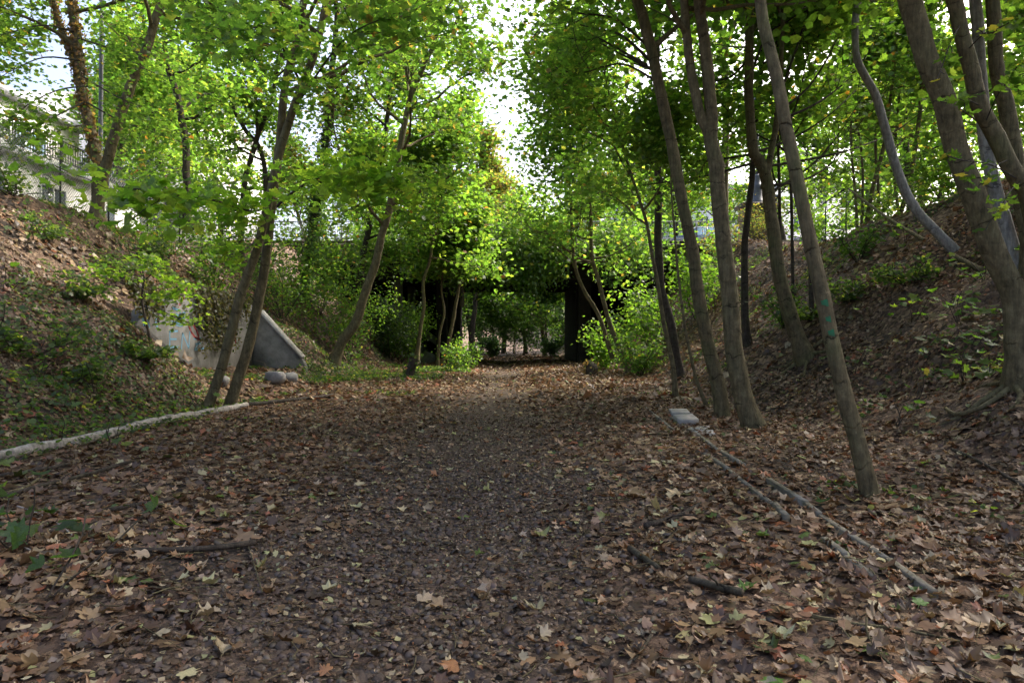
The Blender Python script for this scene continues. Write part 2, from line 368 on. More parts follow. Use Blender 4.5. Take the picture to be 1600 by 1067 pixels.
xs = np.concatenate([[-900, -400, -200, -110, -70, -45, -32, -25, -20, -17], np.arange(-15, 14.01, 0.14), [16, 19, 24, 32, 45, 70, 110, 200, 400, 900]])
ys = np.concatenate([[-300, -120, -60, -30, -15, -8, -4, -2], np.arange(-1, 24, 0.16), np.arange(24, 41, .3), np.arange(41, 100, 0.8), [110, 130, 170, 250, 400, 700, 1500]])
GX, GY = np.meshgrid(xs, ys, indexing='ij'); GZ = terr(GX, GY)
nx, ny = GX.shape
ii = np.arange(nx - 1)[:, None] * ny + np.arange(ny - 1)[None]
Q = np.stack([ii, ii + ny, ii + ny + 1, ii + 1], -1).reshape(-1, 4)
ground = link('ground', mesh_np('ground', np.stack([GX, GY, GZ], -1).reshape(-1, 3), Q, 'litter_ground', smooth=True), kind='structure')
# trodden ballast path down the middle of the cutting
py_ = np.concatenate([np.arange(-3, 40, 0.2), np.arange(40, 95, 1.0)])
pl = -1.75 + 0.9 * vn(py_, py_ * 0, 2.2, 8) + 0.35 * sstep(4, 12, py_); pr = 0.75 + 0.9 * vn(py_, py_ * 0, 1.9, 9) - 0.2 * sstep(4, 12, py_)
us = np.linspace(0, 1, 17)
PX = pl[:, None] * (1 - us) + pr[:, None] * us; PY = np.repeat(py_[:, None], 17, 1)
edge = np.minimum(us, 1 - us)[None] * 2
PZ = terr(PX, PY) + 0.012 * np.clip(edge * 5, 0, 1) - 0.006
ii = np.arange(len(py_) - 1)[:, None] * 17 + np.arange(16)[None]
Q = np.stack([ii, ii + 1, ii + 18, ii + 17], -1).reshape(-1, 4)
path = link('path', mesh_np('path', np.stack([PX, PY, PZ], -1).reshape(-1, 3), Q, 'path_ground', smooth=True), kind='structure')
def in_path(x, y):
    l = np.interp(y, py_, pl); r = np.interp(y, py_, pr)
    return np.clip(np.minimum(x - l, r - x) / 1.7 + 0.42, 0, 1)

# ------------------------------------------------------------------ leaves
H = [(0, .6), (.08, .45), (.19, .42), (.19, .27), (.33, .34), (.5, .35), (.44, .2), (.35, .07), (.46, -.08), (.33, -.2), (.06, -.25)]
OUT_HI = np.array(H + [(-x, y) for x, y in H[:0:-1]])
H = [(.44, -.14), (.35, .06), (.5, .35), (.19, .28)]
OUT_MID = np.array([(0, -.27)] + H + [(0, .6)] + [(-x, y) for x, y in H[::-1]])        # fans start at the stalk
OUT_LOW = np.array([(.3, -.24), (.48, .28), (0, .62), (-.48, .28), (-.3, -.24)])
OUT_OVAL = np.array([(0, -.35), (.22, -.15), (.24, .25), (0, .6), (-.24, .25), (-.22, -.15)])
def leaf_tpl(out, k):
    g = np.random.default_rng(k)
    centre = len(out) > 12
    V = np.concatenate([[[0.0, 0.02]], out]) if centre else out.copy()
    V[centre:] *= (1 + g.normal(0, 0.05, (len(V) - centre, 1)))
    a, b, c = g.uniform(-.5, .9), g.uniform(-.5, .5), g.uniform(0, .35)
    z = a * V[:, 0] ** 2 + b * V[:, 1] ** 2 + c * np.abs(V[:, 0]) + g.normal(0, 0.035, len(V))
    n = len(out); T = np.array([(0, 1 + i, 1 + (i + 1) % n) for i in range(n)]) if centre else np.array([(0, i + 1, i + 2) for i in range(n - 2)])
    return np.column_stack([V, z]), T
def tpl_quad(k):
    g = np.random.default_rng(k); c = g.uniform(.05, .22)
    return np.array([(0, -.4, 0), (.42, .05, c), (0, .55, 0), (-.42, .05, c)]), np.array([(0, 1, 2), (0, 2, 3)])
TPL = {'hi': [leaf_tpl(OUT_HI, k) for k in range(8)], 'mid': [leaf_tpl(OUT_MID, 20 + k) for k in range(6)],
       'low': [leaf_tpl(OUT_LOW, 40 + k) for k in range(4)], 'far': [tpl_quad(60 + k) for k in range(3)],
       'oval': [leaf_tpl(OUT_OVAL, 70 + k) for k in range(4)]}
PAL = {  # (weight, colour)
 'dry': [(.2, (.075, .046, .028)), (.3, (.135, .084, .048)), (.22, (.185, .115, .064)), (.15, (.26, .175, .1)), (.06, (.35, .27, .165)), (.035, (.26, .1, .05)), (.02, (.3, .28, .12)), (.015, (.09, .12, .035))],
 'drypath': [(.4, (.07, .047, .031)), (.32, (.11, .074, .047)), (.1, (.2, .14, .085)), (.1, (.32, .26, .165)), (.05, (.3, .29, .14)), (.03, (.25, .12, .06))],
 'pale': [(.4, (.36, .3, .19)), (.25, (.34, .33, .18)), (.15, (.27, .18, .1)), (.1, (.2, .22, .08)), (.1, (.32, .15, .07))],
 'green': [(.3, (.047, .09, .02)), (.38, (.068, .122, .025)), (.23, (.095, .15, .031)), (.07, (.145, .18, .036)), (.012, (.26, .2, .05)), (.008, (.22, .1, .03))],
 'yellow': [(.36, (.058, .112, .025)), (.38, (.088, .152, .035)), (.2, (.125, .178, .042)), (.04, (.19, .2, .05)), (.02, (.22, .14, .05))],
 'deep': [(.45, (.03, .06, .016)), (.4, (.045, .085, .02)), (.15, (.07, .112, .025))],
 'bright': [(.4, (.07, .132, .022)), (.4, (.097, .165, .028)), (.2, (.135, .19, .034))],
 'sunlit_lime': [(.35, (.095, .165, .026)), (.4, (.13, .2, .032)), (.25, (.17, .22, .04))],  # greens raised so shaded leaves look lit through by the sun
 'blue': [(.5, (.045, .085, .045)), (.4, (.065, .112, .055)), (.1, (.08, .125, .045))],
 'ivy': [(.5, (.022, .042, .014)), (.35, (.035, .06, .02)), (.15, (.06, .085, .03))],
 'ground': [(.4, (.037, .067, .02)), (.35, (.055, .09, .025)), (.2, (.09, .125, .034)), (.05, (.2, .2, .05))],
 'rust': [(.15, (.15, .085, .04)), (.25, (.11, .09, .035)), (.45, (.085, .12, .03)), (.15, (.16, .14, .045))],
 'brownivy': [(.5, (.14, .08, .043)), (.3, (.2, .125, .068)), (.2, (.07, .073, .023))],
}
def palette(name, n, g=None):
    g = g or rng
    p = PAL[name]; wts = np.array([q[0] for q in p]); wts /= wts.sum()
    c = np.array([q[1] for q in p])[g.choice(len(p), n, p=wts)]
    return c * g.uniform(0.78, 1.25, (n, 1)) * g.uniform(0.93, 1.07, (n, 3))
def leaf_mesh(name, P, Nrm, size, tpl, pal, mat, tip=None, zs=None, cols=None):
    """one mesh of len(P) leaves; Nrm = leaf normals, tip = approximate tip direction"""
    n = len(P); Nrm = Nrm / (np.linalg.norm(Nrm, axis=1)[:, None] + 1e-9)
    t = rng.normal(size=(n, 3)) if tip is None else tip + rng.normal(size=(n, 3)) * 0.5
    t -= Nrm * (t * Nrm).sum(1)[:, None]; t /= np.linalg.norm(t, axis=1)[:, None] + 1e-9
    s = np.cross(t, Nrm); size = np.broadcast_to(np.asarray(size, float), (n,))
    zs = np.ones(n) if zs is None else zs
    cols = palette(pal, n) if cols is None else cols
    k = rng.integers(0, len(TPL[tpl]), n); VV = []; FF = []; CC = []; base = 0
    for q, (tv, tf) in enumerate(TPL[tpl]):
        m = np.nonzero(k == q)[0]
        if not len(m): continue
        V = (P[m][:, None] + size[m][:, None, None] * (tv[None, :, 0:1] * s[m][:, None] + tv[None, :, 1:2] * t[m][:, None] + tv[None, :, 2:3] * zs[m][:, None, None] * Nrm[m][:, None]))
        VV.append(V.reshape(-1, 3)); FF.append((tf[None] + base + (np.arange(len(m)) * len(tv))[:, None, None]).reshape(-1, 3))
        CC.append(np.repeat(cols[m], len(tv), 0)); base += len(m) * len(tv)
    return mesh_np(name, np.concatenate(VV), np.concatenate(FF), mat, col=np.concatenate(CC))
LEAFLIB = {}
def leaf_lib(pal, mat, n=14, curl=1.0):
    """shared single-leaf meshes (tip along +Y, face up) with a short stalk"""
    if (pal, mat) not in LEAFLIB:
        L = []
        for i in range(n):
            tv, tf = TPL['hi'][i % 8]; tv = tv.copy(); tv[:, 2] *= curl * (0.6 + 0.8 * (i / n)); tv[:, 1] += 0.27
            m = len(tv); tv = np.concatenate([tv, [(-.012, .03, 0), (.012, .03, 0), (.01, -.33, -.06), (-.01, -.33, -.06)]])
            tf2 = np.concatenate([tf, [(m, m + 1, m + 2), (m, m + 2, m + 3)]])
            c = np.repeat(palette(pal, 1), len(tv), 0) * rng.uniform(0.88, 1.12, (len(tv), 1))
            L.append(mesh_np('leaf', tv, tf2, mat, col=c))
        LEAFLIB[(pal, mat)] = L
    return LEAFLIB[(pal, mat)]
from mathutils import Matrix, Vector
def put_leaf(parent, pos, nrm, tip, size, lib, name='leaf', off=(0, 0, 0)):
    n = Vector(nrm).normalized(); t = Vector(tip); t = (t - n * t.dot(n)).normalized(); s = t.cross(n)
    o = bpy.data.objects.new(name, random.choice(lib)); COL.objects.link(o); o.parent = parent
    p = Vector(pos) - Vector(off)
    o.matrix_local = Matrix.Translation(p) @ Matrix((s, t, n)).transposed().to_4x4() @ Matrix.Scale(size, 4)
    return o

# ------------------------------------------------------------------ trees
def norm(v): return v / (np.linalg.norm(v) + 1e-9)
def limb_shape(start, d, L, r0, g, up=0.25, n=6, wob=0.22):
    P = [start]; d = norm(np.asarray(d, float))
    for i in range(n):
        d = norm(d + g.normal(0, wob, 3) + np.array([0, 0, up * 0.3])); P.append(P[-1] + d * L / n)
    return np.array(P), np.linspace(r0, max(0.006, r0 * 0.22), n + 1)
def grow_limb(start, d, L, r0, g, sub=7, up=0.25, flat=1.0):
    """a limb with side branches; returns mesh builder and leaf anchors"""
    mb = MB(); P, R = limb_shape(start, d, L, r0, g, up)
    mb.tube(P, R, 5, caps=False); A = [P[3:], P[-1:]]
    for i in range(sub):
        f = g.uniform(0.25, 1.0) * (len(P) - 1); k = min(int(f), len(P) - 2); q = P[k] + (P[k + 1] - P[k]) * (f - k)
        T = norm(P[k + 1] - P[k]); side = norm(np.cross(T, [0, 0, 1]) * g.choice([-1, 1]) + T * g.uniform(0.3, 1.0) + np.array([0, 0, g.uniform(-0.25, 0.5)]) * flat)
        l2 = L * g.uniform(0.28, 0.5); S, R2 = limb_shape(q, side, l2, max(0.006, r0 * 0.35), g, 0.1, 4, 0.25)
        mb.tube(S, R2, 3, caps=False); A += [S[1:], S[2:] + g.normal(0, 0.15 * l2, (len(S) - 2, 3)), S[-1:] + g.normal(0, 0.12 * l2, (1, 3))]
        for h in range(2):
            e = S[g.integers(1, len(S))]; tw, R3 = limb_shape(e, norm(side + g.normal(0, 0.7, 3)), l2 * 0.5, 0.005, g, 0.0, 2)
            mb.tube(tw, R3, 3, caps=False); A += [tw[1:]]
    return mb, np.concatenate(A)
def tree(name, label, stems, crown=None, bark='bark_brown', group=None, cat='tree', sides=14, ivy=None, limbs_sep=True, roots=0, seed=0, no_link_crown=False, flare=1.0):
    """stems: list of (points, radii); crown: dict(n, z0, L, leaf, k, tpl, pal, sig)"""
    g = np.random.default_rng(1000 + seed); base = np.array(stems[0][0][0], float)
    root = thing(name, label, cat, tuple(base), group)
    anchors = []
    for si, (P, R) in enumerate(stems):
        P = np.array(P, float); R = np.array(R, float)
        L = np.linalg.norm(np.diff(P, axis=0), axis=1).sum()
        S, r = spline(P, R, max(10, int(L / 0.16)))
        hgt = np.concatenate([[0], np.cumsum(np.linalg.norm(np.diff(S, axis=0), axis=1))])
        r = r * (1 + (0.55 * flare if si == 0 or np.linalg.norm(P[0] - base) < 1 else 0) * np.exp(-hgt / 0.22))
        S = S + np.column_stack([vn(hgt, hgt * 0 + si, 0.5, seed + 1), vn(hgt, hgt * 0 + si, 0.5, seed + 2), hgt * 0]) * r[:, None] * 0.35
        dn = norm(S[0] - S[2]); S = np.concatenate([[S[0] + dn * 0.35], S]); r = np.concatenate([[r[0] * 1.1], r])
        V, Qd, al = tube(S, r, sides)
        # uneven bark surface: bumps, fluting, ring swellings
        c = np.repeat(S, sides, 0); out = (V - c); th = np.tile(np.arange(sides), len(S))
        amp = 1 + 0.16 * vn(al, th * 0.8, 0.35, seed + 3) + 0.10 * vn(th * 1.0, al * 0.3, 1.0, seed + 5) + 0.05 * np.maximum(0, np.sin(al * 16 + 3 * vn(al, th * 0, 0.7, seed)))**6
        V = c + out * amp[:, None]
        me = mesh_np('trunk', V - base, [Qd], bark, al=al + seed * 1.37 + si, smooth=True)
        link('trunk', me, root)
        if ivy:
            z0, z1, dens, pal, spread = ivy[:5]
            m = np.nonzero((S[:, 2] - base[2] > z0) & (S[:, 2] - base[2] < z1))[0]
            if len(m) and (len(ivy) < 6 or si in ivy[5]):
                nn = int(dens * (S[m[-1], 2] - S[m[0], 2])); q = m[g.integers(0, len(m), nn)]
                od = g.normal(size=(nn, 3)); od[:, 2] *= 0.4; od /= np.linalg.norm(od, axis=1)[:, None]
                Pv = S[q] + od * (r[q][:, None] + np.abs(g.normal(0, spread, nn))[:, None]) + np.array([0, 0, 1]) * g.uniform(-.1, .1, nn)[:, None]
                link('ivy', leaf_mesh('ivy', Pv - base, od + g.normal(0, 0.5, (nn, 3)), g.uniform(.07, .13, nn), 'low', pal, 'leaf'), root)
        if crown and (crown.get('only') is None or si in crown['only']):
            nl = crown['n']; z0 = crown['z0']
            idx = np.nonzero(S[:, 2] - base[2] > z0)[0]
            if not len(idx): continue
            for i in range(nl):
                f = (i + g.uniform(0, 1)) / nl; k = idx[min(int(f ** 0.85 * len(idx)), len(idx) - 1)]
                az = i * 2.4 + g.uniform(-.5, .5) + seed; el = rad(g.uniform(5, 35) + 35 * f)
                d = np.array([math.cos(az) * math.cos(el), math.sin(az) * math.cos(el), math.sin(el)]) + np.array(crown.get('bias', (0, 0, 0)))
                Lb = crown['L'] * g.uniform(0.65, 1.15) * (1 - 0.55 * f)
                mb, A = grow_limb(S[k], d, Lb, min(r[k] * 0.55, 0.06) + 0.008, g, crown.get('sub', 6), 0.2)
                mb.build('limb', bark, root, off=base, smooth=True) if limbs_sep else crown.setdefault('_mb', []).append(mb)
                anchors.append(A)
            anchors.append(S[-4:])
    if not limbs_sep and crown and crown.get('_mb'):
        allm = MB()
        for mb in crown.pop('_mb'):
            Vc = np.concatenate(mb.V); fs = [np.concatenate(f) for f in mb.F.values()]; allm.add(Vc, *fs, al=np.concatenate(mb.al))
        allm.build('limb', bark, root, off=base, smooth=True)
    if anchors:
        A = np.concatenate(anchors); k = crown['k']; sg = crown['sig']
        n = len(A) * k
        Pv = np.repeat(A, k, 0) + g.normal(0, 1, (n, 3)) * np.array([sg, sg, sg * 0.6])
        if 'zmin' in crown: Pv = Pv[Pv[:, 2] > crown['zmin']]; n = len(Pv)
        nr = np.array([0, 0, 1.0]) + g.normal(0, 0.55, (n, 3))
        tip = norm(np.array([0.0, 0, -0.4]))[None] + (Pv - Pv.mean(0)) * 0.12
        # clumps drift in hue: some boughs yellower
        me = leaf_mesh('crown', Pv - base, nr, crown['leaf'] * g.uniform(0.7, 1.25, n), crown['tpl'], crown['pal'], 'leaf', tip=tip)
        link('crown', me, root)
    for i in range(roots):
        az = i * 6.283 / roots + g.uniform(-.4, .4); P = [base + np.array([0, 0, 0.12])]; d = np.array([math.cos(az), math.sin(az)])
        for s in range(6):
            d = norm(d + g.normal(0, 0.25, 2)); q = P[-1][:2] + d * 0.2; P.append(np.array([q[0], q[1], tz(*q) + 0.05 - 0.02 * s]))
        mb = MB(); mb.tube(np.array(P), np.linspace(stems[0][1][0] * 0.33, 0.01, 7), 7, caps=False); mb.build('root', bark, root, off=base, smooth=True)
    return root
def pxstem(pts, Y=None, dY=0.0, wpx=None, ext=0.0, extdir=None, base_hit=True, seed=0):
    """stem from photo pixels. base on the terrain; dY = lean in depth per step; wpx = widths in px (start,end)"""
    if base_hit:
        b = hit(*pts[0]) if Y is None else at(*pts[0], Y); Y0 = b[1]
    else: Y0 = Y; b = at(*pts[0], Y)
    n = len(pts); P = [b] + [at(p[0], p[1], Y0 + dY * (i + 1)) for i, p in enumerate(pts[1:])]
    w0, w1 = wpx; w0 *= .88; w1 *= .88; R = [(w0 + (w1 - w0) * i / (n - 1)) * Y0 / F / 2 for i in range(n)]
    if ext:
        g = np.random.default_rng(seed + 77); d = norm(P[-1] - P[-2]) if extdir is None else norm(np.array(extdir, float)); m = max(2, int(ext / 1.2))
        r = R[-1]
        for i in range(m):
            d = norm(d + g.normal(0, 0.09, 3) + np.array([0, 0, 0.08])); P.append(P[-1] + d * ext / m); R.append(max(0.012, r * (1 - 0.85 * (i + 1) / m)))
    return (np.array(P), np.array(R))

# ================================================================== bridge across the cutting
BY0, BY1, DECK = 40.0, 52.0, 7.15
br = thing('road_bridge', 'dark concrete road bridge with girder and pier walls spanning the leafy cutting', 'bridge', (0, BY0, 0))
ob = (0, BY0, 0)
def part(name, mat, parent, boxes, off=(0, 0, 0), bev=0.0, **kw):
    mb = MB()
    for b in boxes: mb.box(*b, bev=bev)
    return mb.build(name, mat, parent, off=off, **kw)
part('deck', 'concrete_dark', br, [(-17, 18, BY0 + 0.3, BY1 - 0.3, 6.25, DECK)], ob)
part('road_surface', 'asphalt', br, [(-17, 18, BY0 + 2.2, BY1 - 2.2, DECK + 0.004, DECK + 0.03)], ob)
for y0, y1 in ((BY0 + 0.35, BY0 + 2.15), (BY1 - 2.15, BY1 - 0.35)):
    part('pavement', 'concrete', br, [(-17, 18, y0, y1, DECK + 0.003, DECK + 0.14)], ob, 0.02)
for yy, s in ((BY0, 1), (BY1, -1)):
    part('fascia', 'bridge_stone', br, [(-17, 18, min(yy, yy + .34 * s), max(yy, yy + .34 * s), 6.12, 6.86)], ob, 0.03)
    part('cornice', 'bridge_stone', br, [(-17, 18, min(yy - .22 * s, yy + .34 * s), max(yy - .22 * s, yy + .34 * s), 6.862, 7.1)], ob, 0.05)
    part('lower_moulding', 'bridge_stone', br, [(-17, 18, min(yy - .08 * s, yy + .3 * s), max(yy - .08 * s, yy + .3 * s), 6.0, 6.118)], ob, 0.03)
    part('kerb_upstand', 'bridge_stone', br, [(-17, 18, min(yy - .05 * s, yy + .34 * s), max(yy - .05 * s, yy + .34 * s), 7.102, 7.32)], ob, 0.03)
for k in range(7):
    y = BY0 + 0.5 + k * (BY1 - BY0 - 1.35) / 6
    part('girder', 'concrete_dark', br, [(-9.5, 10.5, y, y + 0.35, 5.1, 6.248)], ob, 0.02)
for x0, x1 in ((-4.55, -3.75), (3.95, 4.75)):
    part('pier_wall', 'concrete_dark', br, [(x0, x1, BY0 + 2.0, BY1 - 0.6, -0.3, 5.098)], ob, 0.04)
for x0, x1 in ((-7.0, -6.55), (-4.5, -3.85), (4.0, 4.7), (7.4, 7.9)):
    for y in (BY0 + 0.55, BY0 + 5.8):
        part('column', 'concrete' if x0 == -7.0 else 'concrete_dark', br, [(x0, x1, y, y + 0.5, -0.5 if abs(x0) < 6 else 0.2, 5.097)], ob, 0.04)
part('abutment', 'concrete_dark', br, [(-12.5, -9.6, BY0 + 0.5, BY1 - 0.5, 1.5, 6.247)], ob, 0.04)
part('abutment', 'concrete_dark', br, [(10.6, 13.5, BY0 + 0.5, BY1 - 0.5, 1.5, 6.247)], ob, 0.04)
for x0, x1 in ((-9.598, -4.552), (4.752, 10.598)): part('added_dark_wall', 'concrete_dark', br, [(x0, x1, BY1 - 1.6, BY1 - 1.2, -.3, 5.09)], ob, .03)  # added dark walls, keep light from showing behind the side spans
# sloping strut behind the pale column, under the left span
mb = MB(); mb.prism([(-8.6, 4.4), (-8.6, 3.9), (-4.6, 1.0), (-4.6, 1.5)], 1, BY0 + 3.2, BY0 + 3.7)
mb.build('sloping_strut', 'concrete', br, off=ob)
# blue sprayed patch on the inner face of the left pier wall
mb = MB()
for i in range(7):
    y = BY0 + 6 + i * 0.55; p = [(-3.744, y, 0.8 + .3 * (i % 2)), (-3.744, y + .2, 2.2 - .2 * (i % 3)), (-3.744, y + .45, 1.0)]
    for a, b in zip(p[:-1], p[1:]):
        mb.add([(a[0], a[1], a[2]), (a[0], a[1] + .14, a[2]), (b[0], b[1] + .14, b[2]), (b[0], b[1], b[2])], [(0, 1, 2, 3)])
mb.build('graffiti', 'spray_blue', br, off=ob)
def railing(name, label, x0, x1, y, z, h, mat='iron', step=0.13, group=None):
    r = thing(name, label, 'railing', ((x0 + x1) / 2, y, z), group); o = ((x0 + x1) / 2, y, z)
    part('top_rail', mat, r, [(x0, x1, y - .03, y + .03, z + h - .05, z + h)], o)
    part('bottom_rail', mat, r, [(x0, x1, y - .02, y + .02, z + .1, z + .14)], o)
    n = int((x1 - x0) / 2.2)
    for i in range(n + 1):
        x = x0 + (x1 - x0 - .06) * i / n; part('post', mat, r, [(x, x + .06, y - .035, y + .035, z - .03, z + h + .04)], o)
    mb = MB(); x = x0 + .1
    while x < x1: mb.box(x, x + .02, y - .01, y + .01, z + .141, z + h - .051); x += step
    b = mb.build('balusters', mat, r, off=o); b['kind'] = 'stuff'
    return r
railing('bridge_railing', 'iron railing with thin bars along the near edge of the road bridge', -17, 13.2, BY0 + .14, 7.321, 1.15, 'galvanised')
railing('bridge_railing', 'iron railing along the far edge of the road bridge, beyond the car', -17, 13.2, BY1 - .14, 7.321, 1.15, 'iron')
pi = thing('masonry_pillar', 'squat brown masonry pillar at the right end of the bridge railing', 'pillar', (14.6, BY0 + .9, 6.9)); po = (14.6, BY0 + .9, 6.9)
for c in range(9):
    w_ = .86 + (.03 if c % 2 else 0)
    for q in range(3):
        sft = (c % 2) * .28
        a = -w_ + q * 2 * w_ / 3; part('stone', 'masonry', pi, [(14.6 + a + .008, 14.6 + a + 2 * w_ / 3 - .008, BY0 + .3 - .01 * (q + c) % .03, BY0 + 1.5, 6.3 + c * .34, 6.3 + c * .34 + .325)], po, 0.025)
part('cap', 'bridge_stone', pi, [(13.55, 15.65, BY0 + .1, BY0 + 1.7, 9.36, 9.6)], po, 0.05)
def lathe(mb, x, y, prof, sides=12): return mb.tube(np.array([(x, y, z) for z, r in prof]), [r for z, r in prof], sides)
sl_ = thing('street_lamp', 'dark street lamp with a flared base standing on the masonry pillar', 'street lamp', (14.7, BY0 + .9, 9.6)); so = (14.7, BY0 + .9, 9.6)
mb = MB(); lathe(mb, 14.7, BY0 + .9, [(9.59, .42), (9.75, .42), (9.85, .3), (10.5, .26), (10.7, .32), (10.8, .2), (11.1, .16), (11.3, .2), (11.4, .11)]); mb.build('base', 'lamp_grey', sl_, off=so, smooth=True)
mb = MB(); lathe(mb, 14.7, BY0 + .9, [(11.39, .09), (13, .08), (15.2, .06)]); mb.build('pole', 'lamp_grey', sl_, off=so, smooth=True)
mb = MB(); lathe(mb, 14.7, BY0 + .9, [(15.19, .1), (15.3, .16), (15.8, .24), (15.85, .28), (16.05, .1), (16.15, .02)]); mb.build('lantern', 'lamp_grey', sl_, off=so, smooth=True)
mb = MB(); mb.box(-.17, .17, -.17, .17, 0, 1.45, bev=.04).box(-.2, .2, -.2, .2, 1.451, 1.56, bev=.03)
o = mb.build('white_post', 'white_frame', None, loc=(5.75, 43.2, DECK + .02), label='short white square post behind the bridge railing, left of the car', cat='post')
# parked car on the bridge
def car(loc):
    r = thing('parked_car', 'blue grey hatchback behind the bridge railing near the pillar', 'car', loc)
    yw = .84
    body = [(-2.0, .35), (-2.05, .62), (-1.95, .82), (-1.1, .93), (1.55, .97), (2.0, .92), (2.06, .6), (2.0, .33)]
    mb = MB()
    for a, b, ins in ((-yw, yw, 0),): mb.prism(body, 1, a, b)
    mb.prism([(-1.9, .4), (-1.85, .78), (1.9, .86), (1.95, .4)], 1, -yw - .03, yw + .03)
    mb.build('body', 'car_paint', r)
    cab = [(-1.0, .93), (-.35, 1.42), (1.1, 1.46), (1.75, .96)]; top = [(-.4, 1.4), (-.3, 1.45), (1.05, 1.49), (1.2, 1.42)]
    V = [(x, -yw + .04, z) for x, z in cab] + [(x, yw - .04, z) for x, z in cab]
    for i in (1, 2): V[i] = (V[i][0], V[i][1] + .14, V[i][2]); V[i + 4] = (V[i + 4][0], V[i + 4][1] - .14, V[i + 4][2])
    mb = MB(); mb.add(V, [(0, 1, 2, 3), (7, 6, 5, 4), (0, 4, 5, 1), (1, 5, 6, 2), (2, 6, 7, 3)]); mb.build('cabin', 'glass_blue', r)
    mb = MB(); mb.box(-.36, 1.12, -yw + .17, yw - .17, 1.43, 1.49, bev=.025); mb.build('roof', 'car_paint', r)
    for s in (-1, 1):
        for xa, xb in ((-.98, -.38), (.32, .34), (1.72, 1.12)):
            mb = MB(); mb.tube([(xa, s * (yw - .035), .94), (xb, s * (yw - .175), 1.45)], .035, 5); mb.build('window_pillar', 'car_paint', r)
        for x in (-1.3, 1.25):
            mb = MB(); mb.tube([(x, s * (yw - .18), .31), (x, s * (yw + .04), .31)], [.31, .31], 20); t = mb.build('wheel', 'rubber', r)
            mb = MB(); mb.tube([(x, s * (yw + .03), .31), (x, s * (yw + .05), .31)], [.2, .18], 14); mb.build('rim', 'galvanised', t)
        mb = MB(); mb.box(-2.06, -1.9, s * .55 - .17, s * .55 + .17, .62, .76, bev=.03); mb.build('headlight', 'glass_blue', r)
        mb = MB(); mb.box(1.94, 2.07, s * .6 - .14, s * .6 + .14, .65, .85, bev=.03); mb.build('tail_light', 'sign_red', r)
        mb = MB(); mb.box(-.72, -.55, s * (yw + .09) - .09, s * (yw + .09) + .09, .95, 1.07, bev=.03); mb.build('mirror', 'car_paint', r)
    return r
car((12.0, 43.9, DECK + .03))

# ================================================================== concrete refuge in the left bank
rf = thing('concrete_refuge', 'grey concrete retaining walls sprayed with blue and red graffiti, set into the bank', 'wall', (NX0, 19, 0)); ro = (NX0, 19, 0)
V = []; ysw = np.linspace(NY0 - .35, NY1 + .35, 12)
mb = MB(); mb.prism([(NY0 - .2, -.3), (NY1 + .34, -.3), (NY1 + .34, 2.62), (NY0 + 1.9, 2.62), (NY0 + .5, 2.15), (NY0 - .2, 1.5)], 0, NX0 - .35, NX0); mb.build('back_wall', 'concrete_wall', rf, off=ro)
for y0, y1 in ((NY1, NY1 + .34), (NY0 - .34, NY0)):
    zt = 2.4 if y0 > 20 else 1.75
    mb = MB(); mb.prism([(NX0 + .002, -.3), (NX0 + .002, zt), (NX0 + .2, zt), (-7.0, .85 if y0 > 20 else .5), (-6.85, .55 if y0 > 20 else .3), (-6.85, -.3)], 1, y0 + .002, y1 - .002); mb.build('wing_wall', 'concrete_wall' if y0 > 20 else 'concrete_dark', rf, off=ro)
mb = MB(); mb.prism([(NX0 + .16, 2.403), (NX0 + .16, 2.46), (NX0 + .24, 2.46), (-6.95, .9), (-6.98, .845)], 1, NY1 - .05, NY1 + .39); mb.build('coping', 'concrete', rf, off=ro)
def strokes(name, mat, parent, lines, off, wdt=.05):
    """flat sprayed lines on the plane x = NX0 ; points are (y, z)"""
    for L in lines:
        mb = MB(); L = np.array(L, float)
        for a, b in zip(L[:-1], L[1:]):
            d = b - a; l = np.linalg.norm(d) + 1e-6; d = d / l; nrm = np.array([-d[1], d[0]]) * wdt / 2; a2 = a - d * wdt * .3; b2 = b + d * wdt * .3
            mb.add([(NX0 + .004, *(a2 - nrm)), (NX0 + .004, *(b2 - nrm)), (NX0 + .004, *(b2 + nrm)), (NX0 + .004, *(a2 + nrm))], [(0, 1, 2, 3)])
        mb.build(name, mat, parent, off=off)
def let(ch, y, z, h):
    G = {'E': [[(.6, 1), (0, .95), (0, 0), (.65, .05)], [(0, .5), (.5, .5)]], 'N': [[(0, 0), (.1, 1), (.6, .05), (.7, 1.1)]], 'Z': [[(0, .8), (.7, .85), (.05, .05), (.9, .15)], [(.15, .45), (.65, .5)]]}[ch]
    return [[(y + a * h * 1.6, z + b * h) for a, b in s] for s in G]
L = let('E', 17.15, 1.25, .42) + let('N', 17.75, 1.2, .42) + let('Z', 18.45, 1.15, .4)
strokes('graffiti', 'spray_blue', rf, L, ro)
g = np.random.default_rng(9)
def scribble(y0, y1, z0, z1, n): return [[(g.uniform(y0, y1), g.uniform(z0, z1)) for _ in range(5)] for _ in range(n)]
strokes('graffiti', 'spray_blue', rf, scribble(15.8, 16.6, 1.7, 2.4, 4) + scribble(17.2, 18.0, 1.8, 2.3, 4), ro, .06)
strokes('graffiti', 'spray_red', rf, [[(18.1, 1.9), (18.3, 1.65), (18.55, 1.5), (18.8, 1.45), (18.6, 1.7), (18.3, 1.95)], [(17.6, 2.3), (17.9, 2.55)]] + scribble(20.6, 21.3, 1.1, 1.9, 4), ro, .07)
strokes('graffiti', 'spray_black', rf, scribble(16.3, 17.0, 1.8, 2.4, 3) + [[(18.4, 1.9), (18.9, 1.7), (19.2, 1.9)]], ro, .06)

